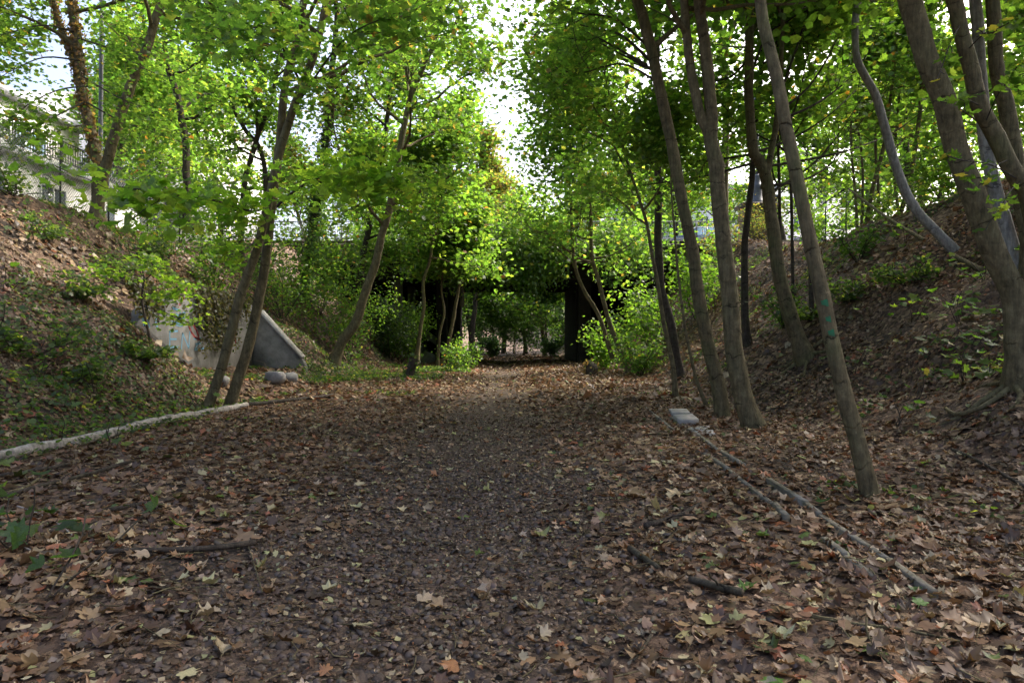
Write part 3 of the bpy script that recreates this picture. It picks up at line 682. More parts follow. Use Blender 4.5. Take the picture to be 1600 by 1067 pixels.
# ================================================================== buildings beyond the left crest
def window(parent, off, axis, a0, a1, z0, z1, p, sgn, glass='glass', mull=1, frame='white_frame'):
    """axis 0: wall faces sgn*X at x=p, spans y a0..a1;  axis 1: wall faces sgn*Y at y=p, spans x a0..a1"""
    t = .07
    def bx(mb, u0, u1, zz0, zz1, d0, d1):
        lo, hi = sorted((p + sgn * d0, p + sgn * d1))
        mb.box(lo, hi, u0, u1, zz0, zz1) if axis == 0 else mb.box(u0, u1, lo, hi, zz0, zz1)
    mb = MB()
    for u0, u1, q0, q1 in ((a0, a0 + t, z0, z1), (a1 - t, a1, z0, z1), (a0 + t, a1 - t, z0, z0 + t), (a0 + t, a1 - t, z1 - t, z1)): bx(mb, u0, u1, q0, q1, -.03, .06)
    for i in range(mull):
        c = a0 + (a1 - a0) * (i + 1) / (mull + 1); bx(mb, c - t / 2, c + t / 2, z0 + t, z1 - t, -.02, .05)
    bx(mb, a0 - .1, a1 + .1, z0 - .08, z0 - .002, -.02, .14)
    f = mb.build('window', frame, parent, off=off)
    mb = MB(); bx(mb, a0 + t * .5, a1 - t * .5, z0 + t * .5, z1 - t * .5, -.02, .02); mb.build('pane', glass, f, off=(0, 0, 0) if off is None else off)
    return f
th = thing('terrace_house', 'low white house with a railed roof terrace behind the chain link fence', 'house', (-23, 29, 5.2)); to = (-23, 29, 5.2)
part('wall', 'plaster', th, [(-30, -20.2, 16, 37, 4.5, 8.9)], to)
part('terrace_slab', 'plaster', th, [(-29.5, -19.7, 15.6, 37.4, 8.902, 9.2)], to, .03)
part('upper_wall', 'plaster', th, [(-34, -23.2, 17, 36.6, 9.201, 12.6)], to)
part('roof_slab', 'plaster_grey', th, [(-34.4, -22.7, 16.6, 37, 12.601, 12.9)], to, .03)
for y in (17.5, 21.5, 25.5, 29.2, 33): window(th, to, 0, y, y + 1.7, 6.9, 8.2, -20.2, 1)
for y in (18.5, 23.5, 27.2, 31.8): window(th, to, 0, y, y + 2.2, 9.32, 11.6, -23.2, 1, 'glass_blue')
tr_ = thing('terrace_railing', 'black bar railing along the edge of the white house terrace', 'railing', (-19.85, 26, 9.2)); o3 = (-19.85, 26, 9.2)
part('top_rail', 'iron', tr_, [(-19.88, -19.82, 15.7, 37.3, 10.2, 10.25)], o3)
part('bottom_rail', 'iron', tr_, [(-19.87, -19.83, 15.7, 37.3, 9.32, 9.36)], o3)
for i in range(10): part('post', 'iron', tr_, [(-19.89, -19.81, 15.75 + i * 2.38, 15.82 + i * 2.38, 9.19, 10.4 if i % 3 == 0 else 10.27)], o3)
mb = MB(); y = 15.9
while y < 37.2: mb.box(-19.862, -19.838, y, y + .024, 9.361, 10.199); y += .17
mb.build('balusters', 'iron', tr_, off=o3)['kind'] = 'stuff'
ab = thing('apartment_block', 'pale grey apartment block with paired white windows beyond the terrace house', 'building', (-30, 50, 5.2)); ao = (-30, 50, 5.2)
part('wall', 'plaster_grey', ab, [(-44, -21.5, 46, 60, 4.5, 17.5)], ao)
part('bay', 'plaster', ab, [(-36.5, -29.4, 44.6, 45.998, 4.5, 17.7)], ao)
part('cornice', 'plaster', ab, [(-44.3, -21.2, 45.6, 60.3, 17.701, 18.1)], ao, .05)
for fl_ in range(4):
    z = 6.5 + fl_ * 2.95
    for x in (-28.4, -25.3, -23.2): window(ab, ao, 1, x, x + 1.25, z, z + 1.55, 46, -1)
    for x in (-35.6, -32.6): window(ab, ao, 1, x, x + 1.5, z, z + 1.55, 44.6, -1)
    for x in (-42.8, -39.6): window(ab, ao, 1, x, x + 1.5, z, z + 1.55, 46, -1)
bt = thing('far_building', 'pale sunlit building with rows of windows across the street beyond the bridge', 'building', (30, 95, 6)); bo = (30, 95, 6)
part('wall', 'plaster', bt, [(14, 48, 92, 104, 4.5, 22)], bo)
part('cornice', 'plaster_grey', bt, [(13.7, 48.3, 91.6, 104.3, 22.001, 22.5)], bo, .05)
for fl_ in range(5):
    for i in range(10): window(bt, bo, 1, 15.5 + i * 3.2, 16.9 + i * 3.2, 7.6 + fl_ * 2.95, 9.4 + fl_ * 2.95, 92, -1)
# lamp post, road sign, chain link fence
lp = thing('lamp_post', 'tall slim grey lamp post beyond the fence, between the two crest trunks', 'street lamp', (*at(156, 300, 29)[:2], 5.2)); l0 = np.array(lp.location)
mb = MB(); mb.tube(np.array([l0 + (0, 0, -.2), l0 + (0, 0, .02), l0 + (0, 0, 1.2), l0 + (0, 0, 1.25), l0 + (.1, 0, 12.5)]), [.16, .16, .14, .1, .07], 10); mb.build('pole', 'lamp_grey', lp, off=l0, smooth=True)
mb = MB(); mb.tube(np.array([l0 + (.1, 0, 12.4), l0 + (.3, 0, 12.9), l0 + (1.3, 0, 13.1)]), [.05, .045, .04], 8); mb.build('arm', 'lamp_grey', lp, off=l0, smooth=True)
mb = MB(); mb.box(l0[0] + 1.2, l0[0] + 1.9, l0[1] - .14, l0[1] + .14, l0[2] + 13.02, l0[2] + 13.16, bev=.05); mb.build('lamp_head', 'lamp_grey', lp, off=l0)
s0 = at(221, 268, 34); rs = thing('road_sign', 'round red road sign with a white plate, half hidden by leaves by the white buildings', 'sign', (s0[0], s0[1], 5.3)); s1 = np.array((s0[0], s0[1], 5.3))
mb = MB(); mb.tube([(s0[0], s0[1], 5.0), (s0[0], s0[1], s0[2] + .3)], .035, 8); mb.build('pole', 'galvanised', rs, off=s1)
mb = MB(); mb.tube([(s0[0], s0[1] - .05, s0[2] + .1), (s0[0], s0[1] - .08, s0[2] + .1)], [.26, .26], 20); mb.build('disc', 'sign_red', rs, off=s1)
mb = MB(); mb.box(s0[0] - .35, s0[0] + .3, s0[1] - .07, s0[1] - .05, s0[2] - .5, s0[2] - .2); mb.build('plate', 'sign_white', rs, off=s1)
fx = -13.15; fy0, fy1 = 8.0, 27.0
cf = thing('chain_link_fence', 'rusty chain link fence on dark posts along the top of the left bank', 'fence', (fx, 17, 5.2)); co = np.array((fx, 17, 5.2))
fz = lambda y: float(terr(np.array([fx]), np.array([y]))[0])
n = 9
for i in range(n):
    y = fy0 + (fy1 - fy0) * i / (n - 1); mb = MB(); mb.tube([(fx, y, fz(y) - .3), (fx, y, fz(y) + 1.75)], .028, 6); mb.build('post', 'iron', cf, off=co)
yy = np.linspace(fy0, fy1, 60); fzz = np.array([fz(y) for y in yy]); mb = MB()
for hgt in (.08, .85, 1.7):
    mb = MB(); mb.tube(np.column_stack([np.full(60, fx - .03), yy, fzz + hgt]), .006, 4); mb.build('tension_wire', 'galvanised', cf, off=co)
mb = MB(); cell = .11; hgt = 1.62
for s in (-1, 1):
    y = fy0 - hgt
    while y < fy1:
        p = []
        for t in np.linspace(0, 1, 5):
            q = (y + hgt * t) if s > 0 else (y + hgt * (1 - t))
            if fy0 <= q <= fy1: p.append((fx - .034 - .004 * s, q, np.interp(q, yy, fzz) + .08 + hgt * t))
        if len(p) > 1: mb.tube(np.array(p), .006, 3, caps=False)
        y += cell
mb.build('wire_mesh', 'galvanised', cf, off=co)['kind'] = 'stuff'
# handrail on the right crest
hr = thing('handrail', 'dark green handrail on posts at the top of the right bank', 'railing', tuple(at(1322, 345, 24))); h0 = np.array(hr.location)
A_ = [at(1265, 335, 27), at(1290, 316, 25.5), at(1322, 294, 24)]
mb = MB(); mb.tube(np.array(A_), .03, 6); mb.build('top_rail', 'iron_green', hr, off=h0, smooth=True)
for p in A_:
    mb = MB(); mb.tube([(p[0], p[1], tz(p[0], p[1]) - .2), (p[0], p[1], p[2])], .026, 6); mb.build('post', 'iron_green', hr, off=h0, smooth=True)

# ================================================================== trees standing in the cutting
def C(n=10, z0=5, L=2.8, leaf=.15, k=7, tpl='mid', pal='green', sig=.3, **kw): return dict(n=n, z0=z0, L=L, leaf=leaf, k=k, tpl=tpl, pal=pal, sig=sig, **kw)
# --- left side
A_ = pxstem([(322, 637), (331, 620), (350, 560), (371, 481), (388, 430), (406, 375), (421, 311), (436, 240), (459, 165), (490, 86), (511, 0)], wpx=(17, 13), ext=9, seed=1)
Yb = A_[0][0][1]
B_ = pxstem([(358, 632), (366, 610), (383, 560), (395, 515), (407, 455), (419, 375), (427, 300), (436, 240), (440, 187), (447, 124), (462, 71), (475, 0)], Y=Yb + .3, wpx=(19, 12), ext=8.5, seed=2)
twin = tree('twin_maple', 'twin stemmed maple leaning right beside the fallen pale log', [A_, B_], C(18, 5.6, 4.6, .165, 6, 'mid', 'yellow', .42), 'bark_brown', seed=1, flare=.15)
tb = np.array(twin.location)
lib_b = leaf_lib('sunlit_lime', 'leaf')
def leafy_limb(parent, base, pts, r0, n, size, spread, seed, lib=None, droop=.35, subs=5, zr=.5, extra=0, pal='sunlit_lime'):
    g = np.random.default_rng(seed); lib = lib or lib_b
    S, r = spline(np.array(pts), np.linspace(r0, .006, len(pts)), 14); mb = MB(); mb.tube(S, r, 6, caps=False); ends = [S[5:]]
    for i in range(subs):
        k = g.integers(4, 13); T = norm(S[k + 1] - S[k]) if k < 13 else norm(S[k] - S[k - 1])
        d = norm(T + np.cross(T, [0, 0, 1]) * g.choice([-1, 1]) * g.uniform(.5, 1.2) + np.array([0, 0, g.uniform(-.3, .3)]))
        Q_, R_ = limb_shape(S[k], d, spread * g.uniform(.8, 1.6), .008, g, -.1, 5, .2); mb.tube(Q_, R_, 3, caps=False); ends.append(Q_[1:])
    lo = mb.build('limb', 'bark_dark', parent, off=base, smooth=True); E = np.concatenate(ends)
    if extra:
        q = E[g.integers(0, len(E), extra)] + g.normal(0, 1, (extra, 3)) * np.array([spread, spread, spread * zr]) * .4
        link('foliage', leaf_mesh('foliage', q - base, np.array([0, 0, 1.]) + g.normal(0, .42, q.shape), size * g.uniform(.65, 1.2, extra), 'hi' if size > .15 else 'mid', pal, 'leaf'), lo)
    for i in range(n):
        e = E[g.integers(0, len(E))] + g.normal(0, 1, 3) * np.array([spread, spread, spread * zr]) * .33
        tp = g.normal(0, 1, 3); tp[2] = -abs(tp[2]) * droop
        put_leaf(lo, e, np.array([0, 0, 1]) + g.normal(0, .42, 3), tp, size * g.uniform(.65, 1.2), lib, off=base)
    return lo
leafy_limb(twin, tb, [at(421, 318, 14.2), at(395, 330, 12.6), at(330, 312, 11.0), at(250, 300, 9.9), at(185, 292, 9.3)], .03, 140, .19, .75, 31, extra=420, subs=8)
leafy_limb(twin, tb, [at(424, 330, 14.3), at(470, 292, 13.4), at(530, 270, 12.4), at(590, 285, 11.8)], .03, 130, .2, .8, 32, extra=480, subs=8)
leafy_limb(twin, tb, [at(424, 335, 14.2), at(395, 380, 13), at(360, 398, 12), at(330, 395, 11.4)], .02, 34, .16, .4, 33, subs=3, extra=40)
leafy_limb(twin, tb, [at(470, 130, 14), at(430, 60, 12.6), at(370, 40, 11.4), at(300, 60, 10.6)], .03, 110, .17, .9, 34, leaf_lib('yellow', 'leaf'), subs=9, extra=420, pal='yellow')
leafy_limb(twin, tb, [at(450, 190, 14), at(480, 140, 12.6), at(540, 60, 11.4), at(620, 20, 10.6)], .03, 110, .17, .9, 35, leaf_lib('yellow', 'leaf'), subs=9, extra=420, pal='yellow')
# crest pair
A_ = pxstem([(150, 342), (161, 277), (180, 210), (202, 139), (225, 86), (244, 30), (255, 0)], Y=20.6, wpx=(20, 13), ext=6, seed=3)
Yb = A_[0][0][1]
tree('leaning_crest_tree', 'rough barked tree leaning right at the top of the left bank by the fence', [A_], C(18, 4.6, 4.0, .15, 6, 'mid', 'green', .4), 'bark_brown', seed=3)
B_ = pxstem([(152, 338), (150, 247), (137, 187), (127, 139), (124, 90), (116, 37), (112, 0)], Y=Yb + .45, wpx=(18, 14), ext=6, seed=4)
D_ = pxstem([(127, 139), (110, 80), (92, 35), (84, 0)], Y=Yb + .45, wpx=(11, 8), ext=3, seed=5)
tree('ivy_crest_tree', 'forked crest tree wrapped in dry brown ivy beside the leaning trunk', [B_, D_], C(14, 4.8, 4.0, .15, 6, 'mid', 'green', .4, only=[0]), 'bark_brown', ivy=(1.5, 9, 170, 'brownivy', .06), seed=4)
ict = [o for o in COL.objects if o.name == 'ivy_crest_tree'][0]; icb = np.array(ict.location)
for i, pts in enumerate(([(138, 135), (95, 140), (50, 160), (5, 195)], [(125, 95), (70, 90), (20, 110), (-30, 140)], [(140, 195), (105, 200), (70, 215), (35, 228)], [(116, 50), (70, 40), (20, 50), (-30, 70)], [(132, 160), (100, 175), (60, 195), (-10, 215)], [(130, 120), (180, 150), (230, 170), (280, 185)], [(135, 160), (190, 190), (235, 205), (290, 225)], [(122, 60), (180, 80), (230, 110), (300, 130)])):
    leafy_limb(ict, icb, [at(*p, 20.9 - .6 * k) for k, p in enumerate(pts)], .03, 0, .15, .95, 150 + i, zr=.6, subs=8, extra=330, pal='green')
A_ = pxstem([(292, 345), (290, 230), (281, 169), (272, 131), (262, 105), (255, 40)], Y=27, wpx=(13, 8), ext=5, seed=6)
tree('crest_maple', 'slim tree at the left crest in front of the apartment block', [A_], C(16, 3.6, 4.0, .19, 5, 'low', 'yellow', .42), 'bark_dark', seed=6)
A_ = pxstem([(376, 400), (381, 295), (399, 225), (425, 150), (440, 60)], wpx=(10, 7), ext=4, seed=7)
B_ = pxstem([(408, 400), (415, 292), (406, 232), (380, 199), (361, 150), (359, 49)], Y=A_[0][0][1] + .3, wpx=(9, 6), ext=4, seed=8)
tree('slender_pair_tree', 'slender two stemmed tree on the left bank behind the twin maple', [A_, B_], C(14, 3.0, 3.2, .18, 5, 'low', 'yellow', .4), 'bark_dark', seed=7)
A_ = pxstem([(474, 468), (483, 400), (495, 310), (507, 244), (517, 130), (526, 37)], wpx=(17, 9), ext=5, seed=9)
tree('ivy_clad_tree', 'dark tree thickly clad in ivy on the left bank', [A_], C(10, 5.5, 2.8, .15, 7, 'low', 'rust', .34), 'bark_dark', ivy=(.8, 11, 420, 'ivy', .22), seed=9)
A_ = pxstem([(520, 568), (537, 531), (556, 503), (567, 466), (579, 432), (589, 402), (597, 368), (612, 310), (620, 262), (629, 210), (639, 161), (650, 131), (661, 105), (676, 71), (690, 0)], wpx=(18, 7), ext=6, seed=10)
tree('curved_maple', 'slim curved maple leaning right from the foot of the left bank', [A_], C(28, 5.2, 4.8, .19, 5, 'mid', 'yellow', .42, sub=8), 'bark_brown', seed=10)
A_ = pxstem([(562, 440), (569, 390), (580, 340), (587, 300), (597, 247), (606, 180), (612, 120)], Y=34, wpx=(11, 7), ext=4, seed=11)
tree('bridge_side_tree', 'dark leaning tree beside the left end of the bridge', [A_], C(24, 1.0, 3.8, .2, 7, 'low', 'green', .42), 'bark_dark', seed=11)
A_ = pxstem([(652, 556), (656, 520), (662, 477), (662, 438), (671, 410), (677, 376), (685, 337), (695, 285), (703, 262)], Y=32.5, wpx=(7, 3), ext=2.2, seed=12)
tree('thin_sapling', 'thin upright sapling in front of the left bridge column', [A_], C(20, 4.4, 3.0, .21, 5, 'low', 'green', .4, sub=6), 'bark_brown', seed=12)
A_ = pxstem([(684, 564), (687, 522), (694, 488), (690, 455), (692, 420)], Y=35, wpx=(5, 3), ext=1.2, seed=13)
B_ = pxstem([(692, 564), (705, 517), (716, 455), (728, 410), (733, 372)], Y=35.2, wpx=(7, 4), ext=1.5, seed=14)
tree('pier_sapling', 'pair of pale thin stems leaning in front of the left bridge pier', [A_, B_], C(10, 3.9, 2.2, .2, 7, 'low', 'green', .4), 'bark_brown', seed=13)
A_ = pxstem([(722, 470), (726, 396), (739, 362), (758, 326), (768, 280)], Y=38.6, wpx=(5, 3), ext=1.5, seed=15)
tree('rusty_sapling', 'rust tinged sapling rising past the bridge railing', [A_], C(14, 3.8, 2.2, .16, 7, 'low', 'rust', .34), 'bark_dark', seed=15)
# --- right side
A_ = pxstem([(1358, 778), (1340, 687), (1319, 611), (1302, 540), (1288, 476), (1275, 426), (1261, 350), (1244, 270), (1229, 195), (1214, 124), (1204, 82), (1188, 0)], wpx=(29, 20), ext=7.5, seed=16, dY=.03)
marked = tree('marked_maple', 'bare leaning maple trunk with green paint marks beside the cable trough', [A_], C(12, 5.4, 4.2, .17, 5, 'low', 'green', .38, bias=(-.25, 0, 0)), 'bark_olive', seed=16, flare=.3)
mp0 = np.array(marked.location)
S_, R_ = spline(*A_, 400)
for px_, py_m, w_, h_ in ((1278, 474, .4, .05), (1284, 497, .28, .045), (1288, 519, .34, .05)):
    k = np.argmin(np.abs((533.5 - (S_[:, 2] - CAM_Z) / S_[:, 1] * F) - py_m)); c = S_[k]; r_ = R_[k] * 1.09 + .006
    mb = MB(); V = []
    for zz in (-h_ / 2, h_ / 2):
        for a in np.linspace(-w_, w_, 5):
            a2 = a - .35; V.append(c + np.array([math.sin(a2) * r_ + zz * -.2, -math.cos(a2) * r_, zz * (1 + .3 * math.sin(5 * a))]))
    mb.add(V, [(i, i + 1, i + 6, i + 5) for i in range(4)]); mb.build('paint_mark', 'spray_green', marked, off=mp0)
A_ = pxstem([(1178, 668), (1157, 607), (1147, 539), (1141, 472), (1132, 404), (1125, 337), (1119, 262), (1111, 221), (1113, 187), (1105, 105), (1096, 37), (1090, 0)], wpx=(34, 17), ext=8.5, seed=17)
Yb = A_[0][0][1]
B_ = pxstem([(1114, 232), (1103, 200), (1092, 176), (1079, 105), (1073, 50), (1069, 0)], Y=Yb, wpx=(19, 14), ext=5, seed=18)
tree('forked_maple', 'thick ringed maple trunk forking in two, beside the cover slabs', [A_, B_], C(12, 5.4, 4.2, .17, 5, 'low', 'green', .38, bias=(-.25, 0, 0)), 'bark_brown', seed=17, flare=.5)
A_ = pxstem([(1132, 652), (1120, 590), (1107, 532), (1093, 472), (1085, 411), (1073, 354), (1056, 255), (1040, 180), (1025, 112), (1010, 49), (995, 0)], wpx=(25, 17), ext=8.5, seed=19)
m3 = tree('ringed_maple', 'straight ringed maple leaning left behind the cover slabs', [A_], C(12, 6.2, 4.4, .17, 6, 'low', 'yellow', .42, bias=(-.5, 0.3, 0)), 'bark_olive', seed=19, flare=.3)
b3 = np.array(m3.location)
g = np.random.default_rng(44)
anch = []
for pts, r0 in (([at(1016, 95, 13.1), at(970, 55, 13.6), at(930, 45, 14), at(870, 30, 14.6)], .035), ([at(1015, 75, 13), at(960, 30, 12.5), at(900, 20, 12), at(860, 0, 12)], .03), ([at(1010, 102, 13), at(950, 68, 14), at(900, 40, 15), at(860, 5, 16)], .03), ([at(1020, 110, 13), at(960, 80, 15), at(890, 50, 17), at(820, 80, 19)], .03), ([at(1030, 130, 13), at(970, 100, 14), at(900, 115, 15), at(845, 95, 16)], .025)):
    S_, r_ = spline(np.array(pts), np.linspace(r0, .008, 4), 12); mb = MB(); mb.tube(S_, r_, 5, caps=False)
    for i in range(8):
        k = g.integers(4, 12); Q_, R2 = limb_shape(S_[k], g.normal(0, 1, 3) * (1, 1, .5) + (-.6, .2, .1), 1.1, .009, g, .05, 4); mb.tube(Q_, R2, 3, caps=False); anch += [Q_[1:], S_[k:k + 1]]
    mb.build('limb', 'bark_dark', m3, off=b3, smooth=True)
Av = np.concatenate(anch); Pv = np.repeat(Av, 5, 0) + g.normal(0, .3, (len(Av) * 5, 3))
link('spray', leaf_mesh('spray', Pv - b3, np.array([0, 0, 1.]) + g.normal(0, .5, Pv.shape), .14 * g.uniform(.7, 1.2, len(Pv)), 'mid', 'yellow', 'leaf'), m3)
A_ = pxstem([(1258, 560), (1243, 519), (1226, 468), (1216, 413), (1207, 350), (1197, 277), (1184, 247), (1175, 232), (1171, 150), (1171, 70), (1171, 0)], wpx=(27, 14), ext=5, seed=20)
B_ = pxstem([(1198, 270), (1205, 235), (1214, 187), (1220, 110), (1224, 0)], Y=A_[0][0][1], wpx=(12, 7), ext=4, seed=21)
rmt = tree('rooted_maple', 'olive trunk with exposed roots on bare earth of the right bank', [A_, B_], C(10, 6.2, 3.0, .17, 5, 'low', 'green', .36), 'bark_olive', seed=20, roots=6)
rmb = np.array(rmt.location); g = np.random.default_rng(45); Yr = rmb[1]
for pts in ([(1199, 262), (1260, 250), (1330, 232), (1400, 205), (1450, 170)], [(1190, 250), (1120, 275), (1060, 285), (1000, 290)], [(1206, 300), (1262, 260), (1310, 215), (1350, 150)], [(1176, 235), (1240, 215), (1300, 180), (1345, 130)], [(1180, 240), (1100, 255), (1040, 240), (990, 250)], [(1215, 180), (1260, 130), (1300, 70), (1330, 0)], [(1212, 190), (1270, 165), (1330, 120), (1380, 50)], [(1172, 110), (1200, 60), (1240, 20), (1290, -20)], [(1216, 160), (1250, 60), (1262, 0), (1268, -40)], [(1200, 290), (1255, 285), (1300, 250), (1312, 190)], [(1171, 90), (1140, 120), (1110, 130), (1090, 150)]):
    Wp = np.array([at(p[0] + g.normal(0, 3), p[1] + g.normal(0, 3), Yr + .25 * k * g.choice([1.0, 1.6, .4])) for k, p in enumerate(pts)]); S_, r_ = spline(Wp, np.linspace(.032, .008, len(pts)), 16)
    mb = MB(); mb.tube(S_, r_, 5, caps=False); An = [S_[8:]]
    for i in range(5):
        k = g.integers(4, 15); Q_, R2 = limb_shape(S_[k], norm(S_[k] - S_[k - 2]) + g.normal(0, .5, 3), g.uniform(.7, 1.5), .009, g, .15, 4); mb.tube(Q_, R2, 3, caps=False); An.append(Q_[2:])
    lo = mb.build('limb', 'bark_dark', rmt, off=rmb, smooth=True); An = np.concatenate(An); q = np.repeat(An, 3, 0) + g.normal(0, .28, (len(An) * 3, 3))
    link('foliage', leaf_mesh('foliage', q - rmb, np.array([0, 0, 1.]) + g.normal(0, .5, q.shape), .14 * g.uniform(.7, 1.2, len(q)), 'mid', 'green', 'leaf'), lo)
A_ = pxstem([(1596, 600), (1594, 555), (1589, 498), (1580, 455), (1560, 405), (1529, 337), (1499, 244), (1476, 169), (1450, 94), (1420, 0)], wpx=(43, 35), ext=6, seed=22)
tree('thick_brown_tree', 'thickest brown trunk leaning left, with bare roots on the right bank', [A_], C(12, 5.2, 3.6, .16, 6, 'mid', 'green', .34), 'bark_brown', seed=22, roots=5, sides=20)
A_ = pxstem([(1640, 420), (1612, 320), (1596, 285), (1577, 255), (1555, 210), (1532, 169), (1517, 105), (1499, 37), (1490, 0)], Y=8.2, wpx=(32, 25), ext=4, seed=23)
A_[0][0] = [A_[0][0][0] + .1, 8.2, tz(A_[0][0][0] + .1, 8.2)]
rt = tree('sprouting_tree', 'mossy leaning trunk with leafy sprouts in front of the grey trunk', [A_], C(9, 4.6, 2.8, .16, 7, 'mid', 'green', .32), 'bark_olive', seed=23, sides=16)
rb_ = np.array(rt.location)
lib_g = leaf_lib('green', 'leaf')
for i, (p0, p1, n_) in enumerate((((1500, 40), (1470, 110), 10), ((1530, 165), (1480, 160), 9), ((1540, 190), (1580, 120), 12), ((1575, 250), (1530, 290), 14), ((1590, 280), (1500, 250), 10), ((1510, 80), (1570, 40), 14), ((1596, 285), (1560, 330), 12))):
    a, b = at(*p0, 8.15), at(*p1, 7.6); leafy_limb(rt, rb_, [a, a * .5 + b * .5 + (0, 0, .06), b, b + (b - a) * .2], .008, n_, .14, .16, 60 + i, lib_g, subs=2)
A_ = pxstem([(1590, 420), (1577, 375), (1556, 300), (1540, 225), (1534, 150), (1530, 60), (1524, 0)], wpx=(24, 19), ext=6, seed=24)
tree('grey_beech', 'smooth grey trunk behind the thick brown tree', [A_], C(12, 4.4, 3.6, .15, 7, 'mid', 'green', .4), 'bark_grey', seed=24)
A_ = pxstem([(1615, 420), (1600, 330), (1589, 262), (1574, 169), (1555, 94), (1551, 0)], wpx=(28, 22), ext=6, seed=25)
tree('crest_oak', 'brown upright trunk right of the grey trunk, high on the bank', [A_], C(12, 3.8, 3.6, .15, 7, 'mid', 'green', .4), 'bark_brown', seed=25)
A_ = pxstem([(1491, 392), (1465, 364), (1435, 334), (1412, 292), (1394, 244), (1379, 187), (1367, 146), (1341, 101), (1336, 75), (1336, 30), (1341, 0)], wpx=(18, 10), ext=4, seed=26)
tree('pale_curved_tree', 'pale grey trunk curving up leftwards from the right bank', [A_], C(9, 5.2, 3.0, .15, 6, 'mid', 'green', .34), 'bark_grey', seed=26, flare=.2)
A_ = pxstem([(1062, 592), (1050, 515), (1034, 455), (1029, 387), (1029, 337), (1027, 225), (1025, 131), (1029, 0)], wpx=(16, 11), ext=8, seed=27)
tree('dark_ivy_tree', 'dark upright trunk with scattered ivy at the foot of the right bank', [A_], C(11, 8.0, 4.4, .19, 4, 'low', 'yellow', .5), 'bark_dark', ivy=(5, 12, 60, 'ivy', .1), seed=27)
A_ = pxstem([(1056, 622), (1050, 563), (1036, 499), (1028, 445), (1019, 400), (1008, 340), (985, 270), (965, 200)], wpx=(9, 4), ext=2, seed=28)
tree('slim_sapling', 'slim sapling bending left in front of the dark ivy trunk', [A_], C(11, 3.6, 3.2, .16, 5, 'mid', 'yellow', .45, bias=(-.4, .3, 0)), 'bark_brown', seed=28)
A_ = pxstem([(984, 583), (965, 539), (948, 489), (935, 438), (925, 401), (923, 340), (917, 289), (905, 230), (900, 170)], wpx=(9, 5), ext=3, seed=29)
B_ = pxstem([(953, 548), (935, 492), (911, 451), (898, 414), (893, 354), (891, 300), (880, 240)], Y=A_[0][0][1] + .6, wpx=(8, 4), ext=2, seed=30)
tree('bowed_pair_tree', 'pair of pale bowed stems leaning left in front of the right bridge pier', [A_, B_], C(20, 3.9, 4.0, .19, 4, 'low', 'yellow', .55, sub=7), 'bark_brown', seed=29)
A_ = pxstem([(1168, 538), (1164, 472), (1164, 387), (1170, 320), (1175, 281), (1180, 200), (1190, 100), (1195, 0)], wpx=(13, 8), ext=4, seed=31)
tree('straight_dark_tree', 'straight dark trunk on the right bank behind the thick forked maple', [A_], C(8, 6.5, 3.4, .2, 5, 'low', 'green', .46), 'bark_dark', seed=31)
A_ = pxstem([(1105, 636), (1087, 590), (1070, 509), (1060, 431), (1053, 350), (1049, 300)], wpx=(6, 3), ext=1.5, seed=32)
tree('whip_sapling', 'whip thin sapling between the ringed maple and the dark ivy trunk', [A_], C(8, 4.2, 1.3, .12, 5, 'mid', 'bright', .24), 'bark_brown', seed=32)
A_ = pxstem([(1140, 480), (1133, 350), (1132, 262), (1134, 180), (1130, 94), (1122, 30), (1116, 0)], wpx=(15, 9), ext=5, seed=33)
B_ = pxstem([(1131, 90), (1140, 60), (1152, 30), (1163, 0)], Y=A_[0][0][1], wpx=(8, 6), ext=4, seed=34)
tree('branching_maple', 'grey brown tree with spreading forks seen behind the forked maple', [A_, B_], C(8, 6.0, 3.6, .16, 5, 'low', 'yellow', .46), 'bark_brown', seed=33)
# thicket of thin stems on the right crest
for i, (pts, w_) in enumerate((([(1268, 420), (1262, 330), (1240, 270), (1228, 200), (1215, 90), (1210, 0)], 8), ([(1240, 430), (1236, 300), (1230, 180), (1234, 60), (1240, 0)], 6), ([(1222, 430), (1218, 300), (1216, 180), (1222, 60), (1224, 0)], 6), ([(1340, 385), (1336, 300), (1330, 220), (1332, 120), (1338, 40)], 5),
        ([(1352, 345), (1362, 300), (1378, 240), (1388, 180), (1398, 100)], 9), ([(1375, 330), (1372, 290), (1368, 230), (1372, 150), (1380, 60)], 6), ([(1400, 345), (1420, 290), (1432, 220), (1440, 140), (1442, 60)], 9), ([(1345, 340), (1348, 280), (1342, 210), (1320, 120)], 5), ([(1410, 330), (1398, 280), (1400, 200), (1410, 110)], 6))):
    A_ = pxstem(pts, Y=(16 + i if i < 3 else 23 + (i % 3)), wpx=(w_, w_ * .5), ext=2.5, seed=40 + i)
    b_ = A_[0][0]; A_[0][0] = [b_[0], b_[1], tz(b_[0], b_[1]) - .02]
    tree('thicket_stem', ['dark bowed stem just left of the handrail, kinked at mid height', 'thin straight dark stem beside the kinked stem left of the handrail', 'thin dark stem against the olive forked trunk', 'lone thin stem between the handrail and the pale curved trunk', 'thick grey stem leaning right at the bent crest thicket', 'upright stem in the middle of the bent crest thicket', 'thick stem leaning right behind the pale curved trunk', 'thin stem leaning left in the bent crest thicket', 'thin wavy stem crossing behind the pale curved trunk'][i], [A_], C(8, 3.0, 2.6, .16, 5, 'low', 'green', .42), 'bark_dark' if i < 3 else 'bark_brown', group=['dark stems left of the handrail', 'bent stems above the right crest'][i > 2], seed=40 + i)
